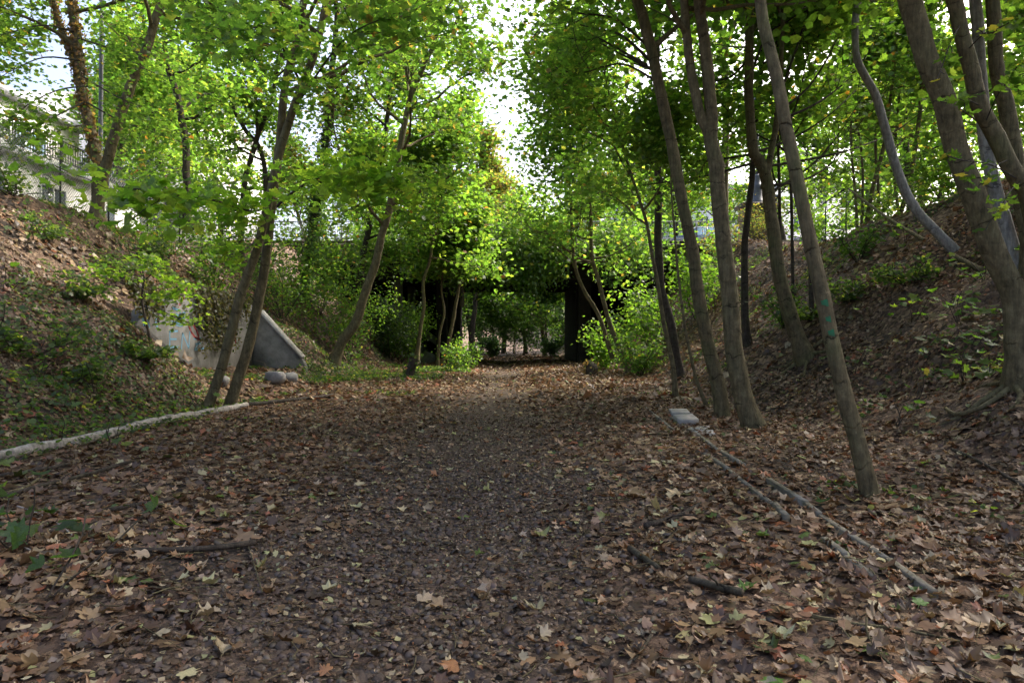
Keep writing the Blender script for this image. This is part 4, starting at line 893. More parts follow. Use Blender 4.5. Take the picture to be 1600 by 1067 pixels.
# sapling spreading flat leaf layers in front of the graffiti wall
A_ = pxstem([(236, 578), (232, 520), (222, 470), (225, 430), (215, 410)], Y=14.6, wpx=(5, 2.5), seed=50); b_ = A_[0][0]; A_[0][0] = [b_[0], b_[1], tz(b_[0], b_[1]) - .02]
ws = tree('wall_sapling', 'green maple sapling with flat leaf layers hiding part of the graffiti wall', [A_], None, 'bark_dark', seed=50); wb = np.array(ws.location)
for i, (pts, n_) in enumerate((([(226, 455), (205, 438), (185, 430), (165, 424)], 150), ([(224, 440), (240, 428), (262, 436), (284, 455)], 190), ([(228, 480), (245, 482), (262, 490), (278, 500)], 120), ([(222, 430), (212, 412), (225, 404), (246, 412)], 150), ([(226, 460), (240, 460), (255, 462), (270, 470)], 120))):
    leafy_limb(ws, wb, [at(*p, 14.4 - .12 * k) for k, p in enumerate(pts)], .012, 0, .115, .42, 130 + i, zr=.3, subs=5, extra=n_)

# ================================================================== background trees (copies share meshes)
def proto_tree(seed, H_, pal, bark, z0=.22, L=4.2, n=20, k=4, leaf=.25):
    g = np.random.default_rng(seed); P = [np.zeros(3)]; d = np.array([0, 0, 1.0])
    for i in range(7): d = norm(d + g.normal(0, .1, 3) * (1, 1, .3)); P.append(P[-1] + d * H_ / 7)
    return tree('x', 'x', [(np.array(P), np.linspace(H_ * .016 + .03, .03, 8))], C(n, H_ * z0, L, leaf, k, 'low', pal, .5, sub=6), bark, seed=seed, limbs_sep=False, sides=9)
protos = [proto_tree(201, 12, 'yellow', 'bark_dark'), proto_tree(202, 13, 'green', 'bark_dark'), proto_tree(203, 11, 'green', 'bark_brown', L=4.0), proto_tree(204, 12, 'deep', 'bark_dark', L=4.2), proto_tree(205, 9, 'blue', 'bark_dark', z0=.12)]
KT = ['yellow green leafy tree', 'fresh green leafy tree', 'broad green tree with brown trunk', 'deep green broad crowned tree', 'bluish green dense tree']
used = set()
def plant(kind, x, y, s, rz, label, group, name):
    o = protos[kind] if kind not in used else copy_tree(protos[kind]); used.add(kind)
    o.name = name; o.location = (x, y, tz(x, y) - .05); o.scale = (s, s, s * random.uniform(.92, 1.1)); o.rotation_euler = (0, 0, rz)
    o['label'] = label; o['category'] = 'tree'; o['group'] = group
g = np.random.default_rng(77)
SPOTS = [  # kind, x, y, scale, place
 (0, -9, 58, 1.15, 'b'), (1, -3.5, 66, 1.2, 'b'), (2, 5, 60, 1.15, 'b'), (1, 10, 57, 1.1, 'b'), (1, -3.4, 58, 1.15, 'b'), (0, 3.2, 64, 1.2, 'b'), (1, 15, 62, 1.2, 'b'), (0, -14, 62, 1.2, 'b'), (4, 1.5, 74, 1.25, 'b'), (2, -20, 68, 1.25, 'b'), (1, 21, 68, 1.2, 'b'), (3, -7.5, 75, 1.3, 'b'), (0, 9, 78, 1.3, 'b'), (1, 27, 60, 1.2, 'b'), (2, -27, 62, 1.2, 'b'), (4, 17, 80, 1.3, 'b'), (3, 33, 64, 1.3, 'b'), (4, -4, 88, 1.4, 'b'), (3, 6, 92, 1.4, 'b'),
 (1, -22.5, 25.5, .9, 's'), (0, -17.5, 41, 1.0, 's'), (1, -21.5, 36.5, .85, 's'), (0, -16.5, 33, .8, 's'), (2, -25, 42, 1.05, 's'),
 (2, 16, 21, 1.0, 'r'), (1, 15.5, 14.5, 1.0, 'r'), (0, 19.5, 34, 1.0, 'r'), (2, 24, 40, 1.1, 'r'), (0, 29, 47, 1.2, 'r'), (1, 22, 54, 1.1, 'b'), (3, -1, 80, 1.3, 'b'), (0, 21, 26, 1.1, 'r'), (1, 25, 17, 1.2, 'r'), (2, 14.5, 6, 1.0, 'r'), (1, 29, 30, 1.2, 'r'),
]
for kd, x, y, s, pl_ in SPOTS:
    if pl_ == 'b': lab, grp, nm = KT[kd] + ' growing beyond the bridge', KT[kd] + 's beyond the bridge', 'background_tree'
    elif pl_ == 's': lab, grp, nm = KT[kd] + ' by the street in front of the pale buildings', KT[kd] + 's by the pale buildings', 'street_tree'
    else: lab, grp, nm = KT[kd] + ' on level ground above the right bank', KT[kd] + 's above the right bank', 'crest_tree'
    plant(kd, x, y, s, g.uniform(0, 6.28), lab, grp, nm)

# ================================================================== shrubs
def shrub(name, label, base, H_, W_, n, leaf, pal, tpl='low', seed=0, group=None, stems=7, mat='bark_dark', cat='shrub', low=.15):
    g = np.random.default_rng(500 + seed); base = np.array([base[0], base[1], tz(base[0], base[1]) - .03])
    r = thing(name, label, cat, tuple(base), group); A = []
    for i in range(stems):
        az = i * 6.283 / stems + g.uniform(-.4, .4); sp = g.uniform(.25, 1)
        d = np.array([math.cos(az) * W_ * sp, math.sin(az) * W_ * sp, H_ * g.uniform(.6, 1)])
        P, R = limb_shape(np.array([0, 0, -.05]), d, np.linalg.norm(d), .016, g, .05, 5, .14); mb = MB(); mb.tube(P, R, 4, caps=False); A += [P[2:], P[3:]]
        for h in range(5):
            k = g.integers(1, 6); Q_, R_ = limb_shape(P[k], d + g.normal(0, np.linalg.norm(d) * .5, 3), np.linalg.norm(d) * .4, .007, g, 0, 3); mb.tube(Q_, R_, 3, caps=False); A += [Q_[1:]]
        mb.build('stem', mat, r, smooth=True)
    A = np.concatenate(A); Pv = A[g.integers(0, len(A), n)] + g.normal(0, 1, (n, 3)) * np.array([W_ * .16, W_ * .16, H_ * .09]); Pv = Pv[Pv[:, 2] > low * H_ * .3]
    nr = np.array([0, 0, 1.]) + g.normal(0, .5, Pv.shape) + Pv * (.25, .25, 0)
    link('foliage', leaf_mesh('foliage', Pv, nr, leaf * g.uniform(.7, 1.25, len(Pv)), tpl, pal, 'leaf'), r)
    return r
SH = [ # px, py(base), H, W, leaf count, leaf size, palette, tpl, label, Y override
 ((727, 578), 1.25, .8, 900, .13, 'deep', 'low', 'round green bush in front of the left bridge pier', 33),
 ((712, 584), 1.1, 1.0, 800, .1, 'green', 'low', 'low green bush spreading at the left edge of the path by the pier', 30),
 ((945, 572), 2.0, 1.1, 1100, .14, 'bright', 'low', 'bright green bush in front of the right bridge pier', 32),
 ((1000, 598), 1.5, 1.2, 1000, .13, 'green', 'low', 'leafy green bush at the foot of the right bank before the bridge', 26),
 ((1015, 540), 2.5, 2.2, 1600, .16, 'bright', 'low', 'tall bright leaved bush below the right bridge span', 30),
 ((1088, 480), 3.4, 1.7, 1700, .15, 'bright', 'low', 'yellow green bush on the right bank beneath the bridge railing', 29),
 ((545, 520), 3.4, 1.7, 3000, .14, 'green', 'oval', 'feathery green shrub on the left bank beside the curved maple', 29),
 ((610, 560), 3.0, 1.4, 1900, .12, 'ivy', 'low', 'dark ivy mound at the foot of the pale bridge column', 36),
 ((628, 480), 3.6, 2.3, 3600, .16, 'bright', 'oval', 'bright feathery bush arching over the left end of the bridge', 37.5),
 ((440, 440), 2.6, 1.5, 1400, .13, 'green', 'oval', 'feathery bush on the left bank right of the twin maple', 27),
 ((500, 470), 3.8, 2.2, 3200, .15, 'green', 'low', 'broad green bush between the ivy clad tree and the bridge', 32),
 ((330, 385), 2.2, 1.4, 1000, .13, 'green', 'low', 'mid green bush under the twin maple branch on the left bank', 24),
 ((255, 372), 1.6, 1.3, 900, .12, 'green', 'low', 'shaded green bush right of the leaning crest tree', 23),
 ((260, 310), 3.4, 2.2, 1900, .16, 'green', 'far', 'tall green bush beyond the left crest before the apartment block', 29),
 ((350, 325), 3.8, 2.2, 1900, .16, 'green', 'far', 'tall green bush on the left crest behind the twin maple branch', 29.5),
 ((20, 322), .9, .9, 500, .09, 'ground', 'low', 'small bush at the foot of the chain link fence', 17),
 ((1290, 360), 1.6, 1.3, 1100, .12, 'bright', 'low', 'sunlit bush around the handrail posts on the right crest', 26),
 ((1400, 350), 1.5, 1.6, 1100, .12, 'ground', 'low', 'dark undergrowth bush at the base of the bent crest stems', 23),
 ((1480, 335), 1.8, 1.6, 1200, .13, 'green', 'low', 'green bush on the right crest between the pale curved tree and thick trunk', 19),
 ((1225, 480), 1.1, .8, 450, .1, 'deep', 'low', 'dark leafy bush behind the olive trunk on the right bank', 17),
 ((1340, 400), 1.0, 1.0, 500, .1, 'deep', 'low', 'dark green bush on the right bank below the handrail', 18),
 ((1130, 420), 1.6, 1.2, 800, .12, 'rust', 'low', 'brownish dry bush below the masonry pillar', 35),
 ((1190, 395), 2.0, 1.4, 900, .11, 'rust', 'far', 'dry brown creeper heap hanging under the masonry pillar', 36),
]
for i, (p, H_, W_, n_, lf, pal, tpl, lab, Y_) in enumerate(SH):
    b = at(*p, Y_); shrub('bush', lab, b, H_, W_, n_, lf, pal, tpl, seed=i)
for i, (p, H_, W_, lab) in enumerate((((70, 375), .5, .8, 'dark ivy mound high on the left bank below the fence'), ((35, 560), .45, .9, 'dark ivy mound low on the left bank above the log'), ((125, 470), .45, .8, 'dark ivy mound half way up the left bank'), ((185, 425), .5, .8, 'dark ivy mound beside the upper left corner of the graffiti wall'), ((100, 600), .4, .9, 'low ivy mound between the log and the graffiti wall'), ((235, 410), .6, .9, 'ivy mound on top of the graffiti wall'), ((215, 560), .4, .6, 'ivy mound hiding the dark left wing of the refuge'), ((1330, 470), .5, .8, 'dark ivy mound on the right bank behind the marked maple'), ((1270, 500), .4, .7, 'ivy mound between the olive trunk and the marked maple'), ((1420, 445), .4, .8, 'ivy mound on the right bank under the pale curved trunk'))):
    b = hit(*p); shrub('ivy_mound', lab, b, H_, W_, 650, .085, 'ground', 'low', seed=60 + i, cat='ivy', stems=5)
# undergrowth seen through the bridge
for i, (x, y, H_, W_, n_, pal, lab) in enumerate(((-1.7, 57.5, 1.6, 1.2, 1000, 'blue', 'pale bluish bush beside the track seen through the bridge, left'), (3.4, 58.5, 1.6, 1.2, 900, 'blue', 'bluish bush beside the track seen through the bridge, right'), (-5.6, 61, 4.5, 2.0, 1800, 'deep', 'tall green bush on the left bank beyond the bridge'), (5.4, 61, 4.5, 2.2, 2000, 'deep', 'tall dark bush on the right bank beyond the bridge'),
        (-1.5, 66, 5, 2.8, 2600, 'deep', 'wide dark bush closing the track beyond the bridge'), (2.2, 68, 5.5, 2.8, 2600, 'blue', 'tall bluish green bush at the end of the track beyond the bridge'), (0.3, 76, 6.5, 3.2, 2400, 'deep', 'highest dark thicket behind the bushes beyond the bridge'), (-6.8, 57, 3, 1.6, 1100, 'green', 'leafy bush just past the left pier beyond the bridge'), (5.4, 57, 3, 1.6, 1200, 'deep', 'dark leafy bush just past the right pier beyond the bridge'))):
    shrub('bush', lab, (x, y), H_, W_, n_, .24, pal, 'far', seed=80 + i)
for i, (x, y, W_, pal, lab) in enumerate(((-8.2, 56, 2.6, 'green', 'big leafy bush filling the view under the left side span'), (8.6, 56, 2.6, 'green', 'big leafy bush filling the view under the right side span'))):
    shrub('bush', lab, (x, y), 4.6, W_, 3000, .24, pal, 'far', seed=95 + i)
for i, (x, y, h) in enumerate(((2.9, 60.5, 6), (-2.0, 68, 7), (1.2, 69, 7), (3.3, 67, 7), (-3.4, 70, 7), (.2, 78, 8))):
    P = np.array([(x, y, tz(x, y) - .05), (x + .1, y, h * .3), (x + .05, y + .1, h * .65), (x + .3, y, h)])
    tree('track_sapling', 'slim sapling standing beside the track, seen through the bridge', [(P, np.array([.09, .07, .06, .03]))], C(10, 2.4, 2.4, .2, 8, 'far', 'deep', .4), 'bark_brown', group='saplings seen through the bridge', seed=90 + i, limbs_sep=False, sides=8)
# climbing vine draped over the bridge fascia
vr = thing('climbing_vine', 'heavy green climbing vine draped over the middle of the bridge front', 'vine', (0, BY0 - .3, 6)); vo = np.array((0, BY0 - .3, 6)); g = np.random.default_rng(61)
Pv = []
for i in range(105):
    px_ = g.choice([g.uniform(690, 880), g.uniform(560, 1010)]); top = g.uniform(345, 395); ln = g.uniform(25, 75) * (1.15 if 700 < px_ < 850 else .8)
    if 893 < px_ < 915: continue
    a = at(px_, top, BY0 - .45); b = at(px_ + g.uniform(-14, 14), min(top + ln, 470), BY0 - .75 - g.uniform(0, .5)); m = (a + b) / 2 + (g.uniform(-.3, .3), -g.uniform(.1, .5), g.uniform(0, .2))
    S_, R_ = spline(np.array([a, m, b]), [.016, .012, .005], 8); mb = MB(); mb.tube(S_, R_, 4, caps=False); mb.build('stem', 'bark_dark', vr, off=vo)
    Pv.append(np.repeat(S_, 32, 0) + g.normal(0, 1, (len(S_) * 32, 3)) * (.45, .32, .3))
Pv = np.concatenate(Pv); Pv[:, 1] = np.minimum(Pv[:, 1], BY0 - .26); nr = np.array([0, -.8, .7]) + g.normal(0, .45, Pv.shape)
link('foliage', leaf_mesh('foliage', Pv - vo, nr, .2 * g.uniform(.7, 1.2, len(Pv)), 'oval', 'bright', 'leaf', tip=np.array([[0, -.3, -1.]])), vr)
# ivy and dry roots hanging over the top of the concrete refuge
iv = thing('hanging_ivy', 'ragged dark ivy hanging over the graffiti wall of the refuge', 'ivy', (NX0, 19.5, 2.6)); io = np.array((NX0, 19.5, 2.6)); g = np.random.default_rng(62); Pv = []
for i in range(70):
    y = g.choice([g.uniform(18.7, 20.9), g.uniform(15.3, 22.3), g.uniform(15.3, 16.2)], p=[.62, .25, .13]); l = g.uniform(.4, 1.5) if 18.6 < y < 21 else g.uniform(.15, .6)
    a = np.array([NX0 - .2, y, 2.72]); b = np.array([NX0 + .12, y + g.uniform(-.1, .1), 2.6]); c = np.array([NX0 + .1 + g.uniform(0, .12), y + g.uniform(-.25, .25), 2.6 - l])
    S_, R_ = spline(np.array([a, b, c]), [.012, .01, .004], 8); mb = MB(); mb.tube(S_, R_, 4, caps=False); mb.build('stem', 'bark_dark', iv, off=io); Pv.append(np.repeat(S_, 9, 0) + g.normal(0, .09, (len(S_) * 9, 3)) * (.5, 1, 1))
Pv = np.concatenate(Pv); Pv[:, 0] = np.maximum(Pv[:, 0], NX0 + .03 * (Pv[:, 2] < 2.6))
link('foliage', leaf_mesh('foliage', Pv - io, np.array([1., 0, .3]) + g.normal(0, .5, Pv.shape), .09 * g.uniform(.6, 1.2, len(Pv)), 'low', 'brownivy', 'leaf', cols=palette('ivy', len(Pv)) * .5 + palette('brownivy', len(Pv)) * .3), iv)

# ================================================================== seedlings on the banks: each leaf its own piece
def seedling(px_, py_s, n, size, pal, label, seed, h=.45, grp=None):
    size *= 1.2; n = int(n * 1.25)
    g = np.random.default_rng(seed); b = hit(px_, py_s); r = thing('seedling', label, 'seedling', tuple(b), grp); lib = leaf_lib(pal, 'leaf')
    for s in range(2 + n // 9):
        d = np.array([g.normal(0, .5), g.normal(-.15, .4), 1.]); P, R = limb_shape(np.array([0, 0, -.04]), d, h * g.uniform(.8, 1.5), .006, g, 0, 4); mb = MB(); mb.tube(P, R, 4, caps=False); st = mb.build('stem', 'bark_dark', r)
        m = max(3, n // (2 + n // 9))
        for i in range(m):
            q = P[g.integers(2, 5)] + g.normal(0, 1, 3) * (h * .6, h * .6, h * .16)
            put_leaf(st, q, np.array([0, -.25, 1.]) + g.normal(0, .3, 3), g.normal(0, 1, 3) * (1, 1, .2) - (0, 0, .2), size * g.uniform(.7, 1.2), lib)
SD = [((1497, 505), 22, .15, 'bright', 'flat spray of yellow green maple leaves mid way up the right bank'), ((1548, 590), 26, .15, 'green', 'dense clump of seedling leaves left of the thick trunk foot'), ((1585, 545), 14, .14, 'green', 'seedling leaves against the thick brown trunk'), ((1425, 505), 14, .14, 'bright', 'maple seedling left of the flat leaf spray'), ((1435, 440), 14, .13, 'green', 'small seedling below the pale curved trunk foot'), ((1470, 560), 16, .13, 'ground', 'low seedling above the bare earth on the right bank'), ((1535, 440), 14, .14, 'green', 'seedling between the pale trunk foot and thick brown trunk'), ((1505, 600), 12, .12, 'green', 'seedling hanging over the lower bare earth of the right bank'), ((1335, 585), 9, .12, 'ground', 'small seedling right of the marked maple trunk'), ((1290, 425), 10, .13, 'green', 'seedling behind the marked maple on the right bank'), ((1415, 385), 12, .14, 'bright', 'seedling under the pale curved tree'), ((1400, 670), 8, .12, 'ground', 'little seedling on the leaf litter right of the marked maple'), ((1430, 625), 6, .1, 'ground', 'tiny seedling between bare earth and leaf litter'),
      ((12, 455), 10, .13, 'bright', 'bright seedling on the steep left bank near the fence'), ((55, 380), 16, .13, 'deep', 'dark leaved seedling high on the left bank'), ((300, 612), 12, .1, 'bright', 'low yellow green seedling left of the twin maple foot'), ((90, 530), 14, .11, 'ground', 'ivy like seedling half way up the left bank'), ((150, 620), 14, .11, 'ground', 'spreading seedling on the lower left bank'), ((60, 600), 12, .1, 'ground', 'small seedling above the fallen log'), ((170, 700), 10, .1, 'green', 'seedling beside the fallen log'), ((285, 645), 5, .13, 'bright', 'bright heart leaved sprout near the fallen log'), ((90, 700), 9, .1, 'green', 'leafy sprout behind the thick end of the fallen log'), ((30, 860), 18, .11, 'ground', 'clump of green leaves at the left edge of the path'), ((60, 945), 5, .12, 'deep', 'dark green fresh sprig lying near stones on the left')]
for i, (p, n_, s_, pal, lab) in enumerate(SD): seedling(*p, n_, s_, pal, lab, 300 + i)

# ================================================================== ground details
def ground_tube(name, pxs, wpx, mat, label, cat, lift=.5, group=None, seed=0, knobs=0, z=None):
    P = np.array([hit(*p) for p in pxs]); R = np.array([wpx[0] + (wpx[1] - wpx[0]) * i / (len(P) - 1) for i in range(len(P))]) * P[:, 1] / F / 2
    P[:, 2] += R * lift + .015
    S, r = spline(P, R, max(8, int(np.linalg.norm(P[-1] - P[0]) / .12))); g = np.random.default_rng(seed)
    S += g.normal(0, 1, S.shape) * r[:, None] * .12; mb = MB(); mb.tube(S, r, 10)
    root = thing(name, label, cat, tuple(S[0]), group); mb.build('stem', mat, root, smooth=True, off=S[0])
    for i in range(knobs):
        k = g.integers(2, len(S) - 2); d = norm(g.normal(0, 1, 3) + (0, 0, .5)); Q_, R_ = limb_shape(S[k], d, g.uniform(.1, .35), r[k] * .3, g, 0, 3); mb = MB(); mb.tube(Q_, R_, 5); mb.build('twig', mat, root, off=S[0], smooth=True)
    return root
ground_tube('fallen_log', [(-60, 735), (0, 722), (70, 706), (140, 692), (230, 668), (290, 656), (350, 645), (385, 638)], (20, 10), 'bark_log', 'long pale barkless log lying along the left edge of the path', 'log', .7, seed=1, knobs=5)
STK = [([(2, 785), (60, 768), (120, 752), (205, 727)], (6, 4), 'bark_dark', 'longest dead branch in the heap below the fallen log'), ([(5, 778), (40, 768), (72, 745)], (5, 3), 'bark_brown', 'short crossing branch in the heap below the fallen log'), ([(0, 750), (50, 742), (110, 731)], (5, 4), 'bark_dark', 'dark branch just under the pale log'), ([(168, 806), (215, 796), (272, 786)], (6, 4), 'bark_dark', 'short dark stick on the litter right of the branch heap'), ([(140, 872), (220, 868), (300, 868), (400, 858)], (5, 7), 'bark_dark', 'long thin stick across the left edge of the path'), ([(25, 795), (70, 812), (100, 830), (118, 848)], (2, 2), 'bark_log', 'pale bent twig below the branch heap'), ([(8, 838), (40, 862), (80, 873)], (2, 2), 'bark_log', 'thin pale twig arching near the left sprout clump'),
       ([(1008, 831), (1035, 823), (1065, 812), (1095, 793)], (7, 4), 'bark_dark', 'dark curved stick on the litter left of the cable trough'), ([(985, 868), (1010, 885), (1030, 898)], (8, 6), 'bark_dark', 'stubby dark stick lying near the middle of the path'), ([(1078, 916), (1120, 928), (1160, 940)], (8, 10), 'bark_dark', 'blunt dark stick half buried in leaves on the right'), ([(1248, 969), (1320, 983), (1400, 992), (1500, 1010)], (4, 3), 'bark_brown', 'long thin twig under a yellow leaf at the lower right'), ([(1488, 709), (1540, 732), (1605, 768)], (4, 4), 'bark_dark', 'straight stick lying on the right bank leaf litter'), ([(1325, 1000), (1360, 1020), (1390, 1045)], (3, 3), 'bark_brown', 'forked thin twig in the lower right corner'), ([(1018, 1000), (1005, 1020), (990, 1042)], (4, 3), 'bark_dark', 'small dark twig among stones right of centre'), ([(1478, 645), (1500, 655), (1545, 638), (1590, 605)], (4, 7), 'bark_brown', 'gnarled exposed root lying against the thick brown trunk foot'), ([(350, 640), (420, 634), (520, 622)], (5, 4), 'bark_dark', 'mossy branch beyond the twin maple foot'), ([(1322, 292), (1430, 340), (1536, 379)], (5, 4), 'bark_brown', '')]  # the gnarled piece at the thick trunk is a root, built like the sticks
for i, (p, w_, mt, lab) in enumerate(STK):
    if lab: ground_tube('fallen_stick', p, (w_[0] * 1.35, w_[1] * 1.35), mt, lab, 'stick', 1.3, seed=20 + i, knobs=2 if i < 5 else 1)
a = at(1322, 292, 21.5); b = at(1536, 379, 12.5); b[2] = tz(b[0], b[1]) + .02; mb = MB(); S_, R_ = spline(np.array([a, (a + b) / 2 + (0, 0, -.15), b]), [.03, .04, .05], 20); mb.tube(S_, R_, 6); mb.build('dead_pole', 'bark_brown', None, smooth=True, off=b, loc=tuple(b), label='thin dead pole slanting down the right bank under the pale curved tree', cat='branch')
# concrete cable trough: two lines of narrow side slabs
ct = thing('cable_trough', 'pair of narrow mossy concrete edges of a cable trough half buried in leaves', 'trough', (2.5, 8, 0)); c0 = np.array((2.5, 8, 0))
Lp = [(1010, 639), (1052, 675), (1080, 698), (1138, 739), (1172, 767), (1210, 795), (1229, 816), (1288, 851), (1322, 878), (1365, 910), (1420, 955)]
Rp = [(1044, 651), (1066, 667), (1097, 687), (1122, 708), (1163, 733), (1200, 756), (1260, 795), (1282, 812), (1388, 884), (1460, 938), (1530, 990), (1600, 1040)]
for L_, skip in ((Lp, (1, 6, 9)), (Rp, (4, 9, 10))):
    for i in range(len(L_) - 1):
        if i in skip: continue
        a, b = hit(*L_[i]), hit(*L_[i + 1]); d = b - a; ln = np.linalg.norm(d); m = max(1, int(round(ln / 1.0)))
        for q in range(m):
            s, e = a + d * (q + .012) / m, a + d * (q + .988) / m; rr = random.uniform(-.012, .012); nn = norm(np.array([d[1], -d[0], 0])) * (.02 + rr * .2)
            V = [s + nn, e + nn, e - nn, s - nn]; top = [(p + (0, 0, .05 + rr)) for p in V]; mid = [(p + (0, 0, .044 + rr)) + (nn * .15 if k < 2 else -nn * .15) for k, p in enumerate(V)]; bot = [(p - (0, 0, .12)) + (nn * .25 if k < 2 else -nn * .25) for k, p in enumerate(V)]
            mb = MB(); mb.add(np.array(bot + mid + top) - c0, [(4, 5, 1, 0), (5, 6, 2, 1), (6, 7, 3, 2), (7, 4, 0, 3), (8, 9, 5, 4), (9, 10, 6, 5), (10, 11, 7, 6), (11, 8, 4, 7), (8, 11, 10, 9)]); mb.build('edge_slab', 'concrete_trough', ct)
def slab(px4, th_, label, tilt=0, z=.06):
    P = [hit(*p) for p in px4]; c = sum(P) / 4; zt = max(p[2] for p in P) + z; V = [np.array([p[0], p[1], zt + tilt * i]) for i, p in enumerate(P)]; inn = [v + (c - v) * (.04, .04, 0) + (0, 0, .012) for v in V]
    mb = MB(); bot = [v - (0, 0, th_) for v in V]; mb.add(np.array(bot + V + inn) - c, [(0, 1, 5, 4), (1, 2, 6, 5), (2, 3, 7, 6), (3, 0, 4, 7), (4, 5, 9, 8), (5, 6, 10, 9), (6, 7, 11, 10), (7, 4, 8, 11), (8, 9, 10, 11), (3, 2, 1, 0)])
    mb.build('cover_slab', 'concrete', None, loc=tuple(c), label=label, cat='slab')
slab([(1045, 645), (1073, 645), (1079, 653), (1050, 653)], .09, 'farther raised grey concrete cover slab on the cable trough', z=.07)
slab([(1052, 657), (1082, 655), (1092, 664), (1062, 666)], .1, 'nearer raised grey concrete cover slab with leaves on it', z=.09)
slab([(1076, 671), (1110, 669), (1118, 680), (1092, 682)], .07, 'lowest cover slab lying flush in the leaf litter', z=.02)
# rocks by the refuge
def rock(px_, py_r, sx, sy, sz, label, seed, mat='rock'):
    g = np.random.default_rng(seed); b = hit(px_, py_r); th_, ph = np.meshgrid(np.linspace(0, 2 * np.pi, 15)[:-1], np.linspace(.05, np.pi - .05, 9)); d = np.stack([np.cos(th_) * np.sin(ph), np.sin(th_) * np.sin(ph), np.cos(ph)], -1).reshape(-1, 3)
    r = np.ones(len(d))
    for k in range(12): nrm = norm(g.normal(0, 1, 3)); r = np.minimum(r, g.uniform(.42, .8) / np.maximum(d @ nrm, .05))
    V = d * r[:, None] * (sx, sy, sz) + (0, 0, sz * .35); i = np.arange(8)[:, None] * 14; j = np.arange(14)[None]; k = (j + 1) % 14; Q = np.stack([i + j, i + 14 + j, i + 14 + k, i + k], -1).reshape(-1, 4)
    me = mesh_np('rock', V, [Q, np.array([list(range(14))]), np.array([[112 + q for q in range(14)][::-1]])], mat); link('rock', me, None, tuple(b), None, label, 'rock')
rock(428, 598, .42, .3, .3, 'larger grey rock below the sloping wing wall', 1); rock(455, 596, .36, .25, .26, 'grey rock touching the larger rock below the wing wall', 2); rock(340, 572, .22, .2, .3, 'pale upright stone against the refuge wall', 3); rock(345, 605, .3, .25, .2, 'low stone at the foot of the refuge wall', 5)
rock(665, 568, .8, .6, .75, 'rounded grey boulder under the left bridge span', 6); rock(655, 560, .5, .5, .8, 'upright grey boulder beside the pale bridge column', 7)
# stumps
b = hit(638, 594); P = np.array([b, at(642, 578, b[1]), at(647, 560, b[1])]); tree('ivy_stump', 'short leaning dark stump with ivy left of the path', [(P, np.array([.14, .13, .15]))], None, 'bark_dark', ivy=(.2, 2, 160, 'ivy', .16), cat='stump', seed=70)
b = hit(922, 588); P = np.array([b, b + (.05, 0, .3), b + (-.1, .1, .55)]); tree('uprooted_stump', 'dark upturned root stump by the right bridge pier', [(P, np.array([.14, .2, .1]))], None, 'bark_dark', cat='stump', seed=71, roots=7, ivy=(.1, 1, 200, 'brownivy', .08))
b = hit(1156, 441); mb = MB(); g = np.random.default_rng(4)
V = g.normal(0, .12, (14, 3)) * (1, .6, .6) + (0, 0, .14); T = np.array([g.choice(14, 3, replace=False) for _ in range(22)]); mb.add(V, T); mb.build('litter_scrap', 'sign_white', None, loc=tuple(b), label='crumpled white litter scrap on the right bank', cat='litter')

# ================================================================== leaf litter, stones, ground ivy
def tnormal(x, y, e=.06):
    gx = (terr(x + e, y) - terr(x - e, y)) / (2 * e); gy = (terr(x, y + e) - terr(x, y - e)) / (2 * e); return np.stack([-gx, -gy, np.ones_like(gx)], -1)
def scatter(x0, x1, y0, y1, dens, keep):
    n = int((x1 - x0) * (y1 - y0) * dens); x = rng.uniform(x0, x1, n); y = rng.uniform(y0, y1, n); m = rng.random(n) < keep(x, y); return x[m], y[m]
def view(x, y): return (np.abs(x) < y * .78 + 2.2)
def bare(x, y): return 1 - .8 * sstep(.16, .28, vn(x, y, 1.6, 21) + .25 * vn(x, y, .5, 22)) * np.clip(np.maximum(-5.4 - x, x - 4.4), 0, 1)
def litter(name, x0, x1, y0, y1, dens, size, tpl, label, pathk, pal='dry', lift=.03, tilt=.38):
    x, y = scatter(x0, x1, y0, y1, dens, lambda x, y: view(x, y) * bare(x, y) * (1 - in_path(x, y) * (1 - pathk)) * (.62 + .9 * (vn(x, y, .9, 23) + .5)))
    P = np.stack([x, y, terr(x, y) + rng.uniform(.006, lift, len(x))], -1); n = tnormal(x, y); n /= np.linalg.norm(n, axis=1)[:, None]; n = n + rng.normal(0, tilt, P.shape) * (rng.random(len(x)) ** .7)[:, None]
    cols = palette(pal, len(x)); pm = in_path(x, y) > rng.random(len(x)); cols[pm] = palette('drypath', len(x))[pm]
    cols *= (1 + .5 * vn(x, y, 2.3, 24) + .35 * vn(x, y, .7, 25))[:, None]
    s = size * rng.lognormal(0, .3, len(x)); s[pm] *= .62
    me = leaf_mesh(name, P, n, s, tpl, None, 'dry_leaf', zs=rng.uniform(-.6, 2.2, len(x)), cols=cols); link(name, me, None, None, 'stuff', label, 'leaves')
litter('leaf_litter', -5, 5.5, 1.2, 4.8, 380, .07, 'hi', 'brown dead maple leaves carpeting the path in the foreground', .16, lift=.035, tilt=.45)
litter('leaf_litter', -6.2, 6.8, 4.8, 7, 360, .072, 'mid', 'band of brown dead leaves just past the nearest litter', .16, lift=.035, tilt=.42)
litter('leaf_litter', -9.5, 10, 7, 15, 250, .074, 'mid', 'brown fallen leaves covering the path and lower banks in the middle distance', .2, lift=.04)
litter('leaf_litter', -14, 13, 15, 40, 100, .115, 'low', 'brown fallen leaves covering the banks and track up to the bridge', .3, lift=.05)
litter('leaf_litter', -13.5, -6, 4, 15, 140, .088, 'mid', 'brown dead leaves on the steep left bank', .3, lift=.05, tilt=.5)
litter('leaf_litter', 5, 13, 4, 15, 140, .088, 'mid', 'brown dead leaves on the steep right bank', .3, lift=.05, tilt=.5)
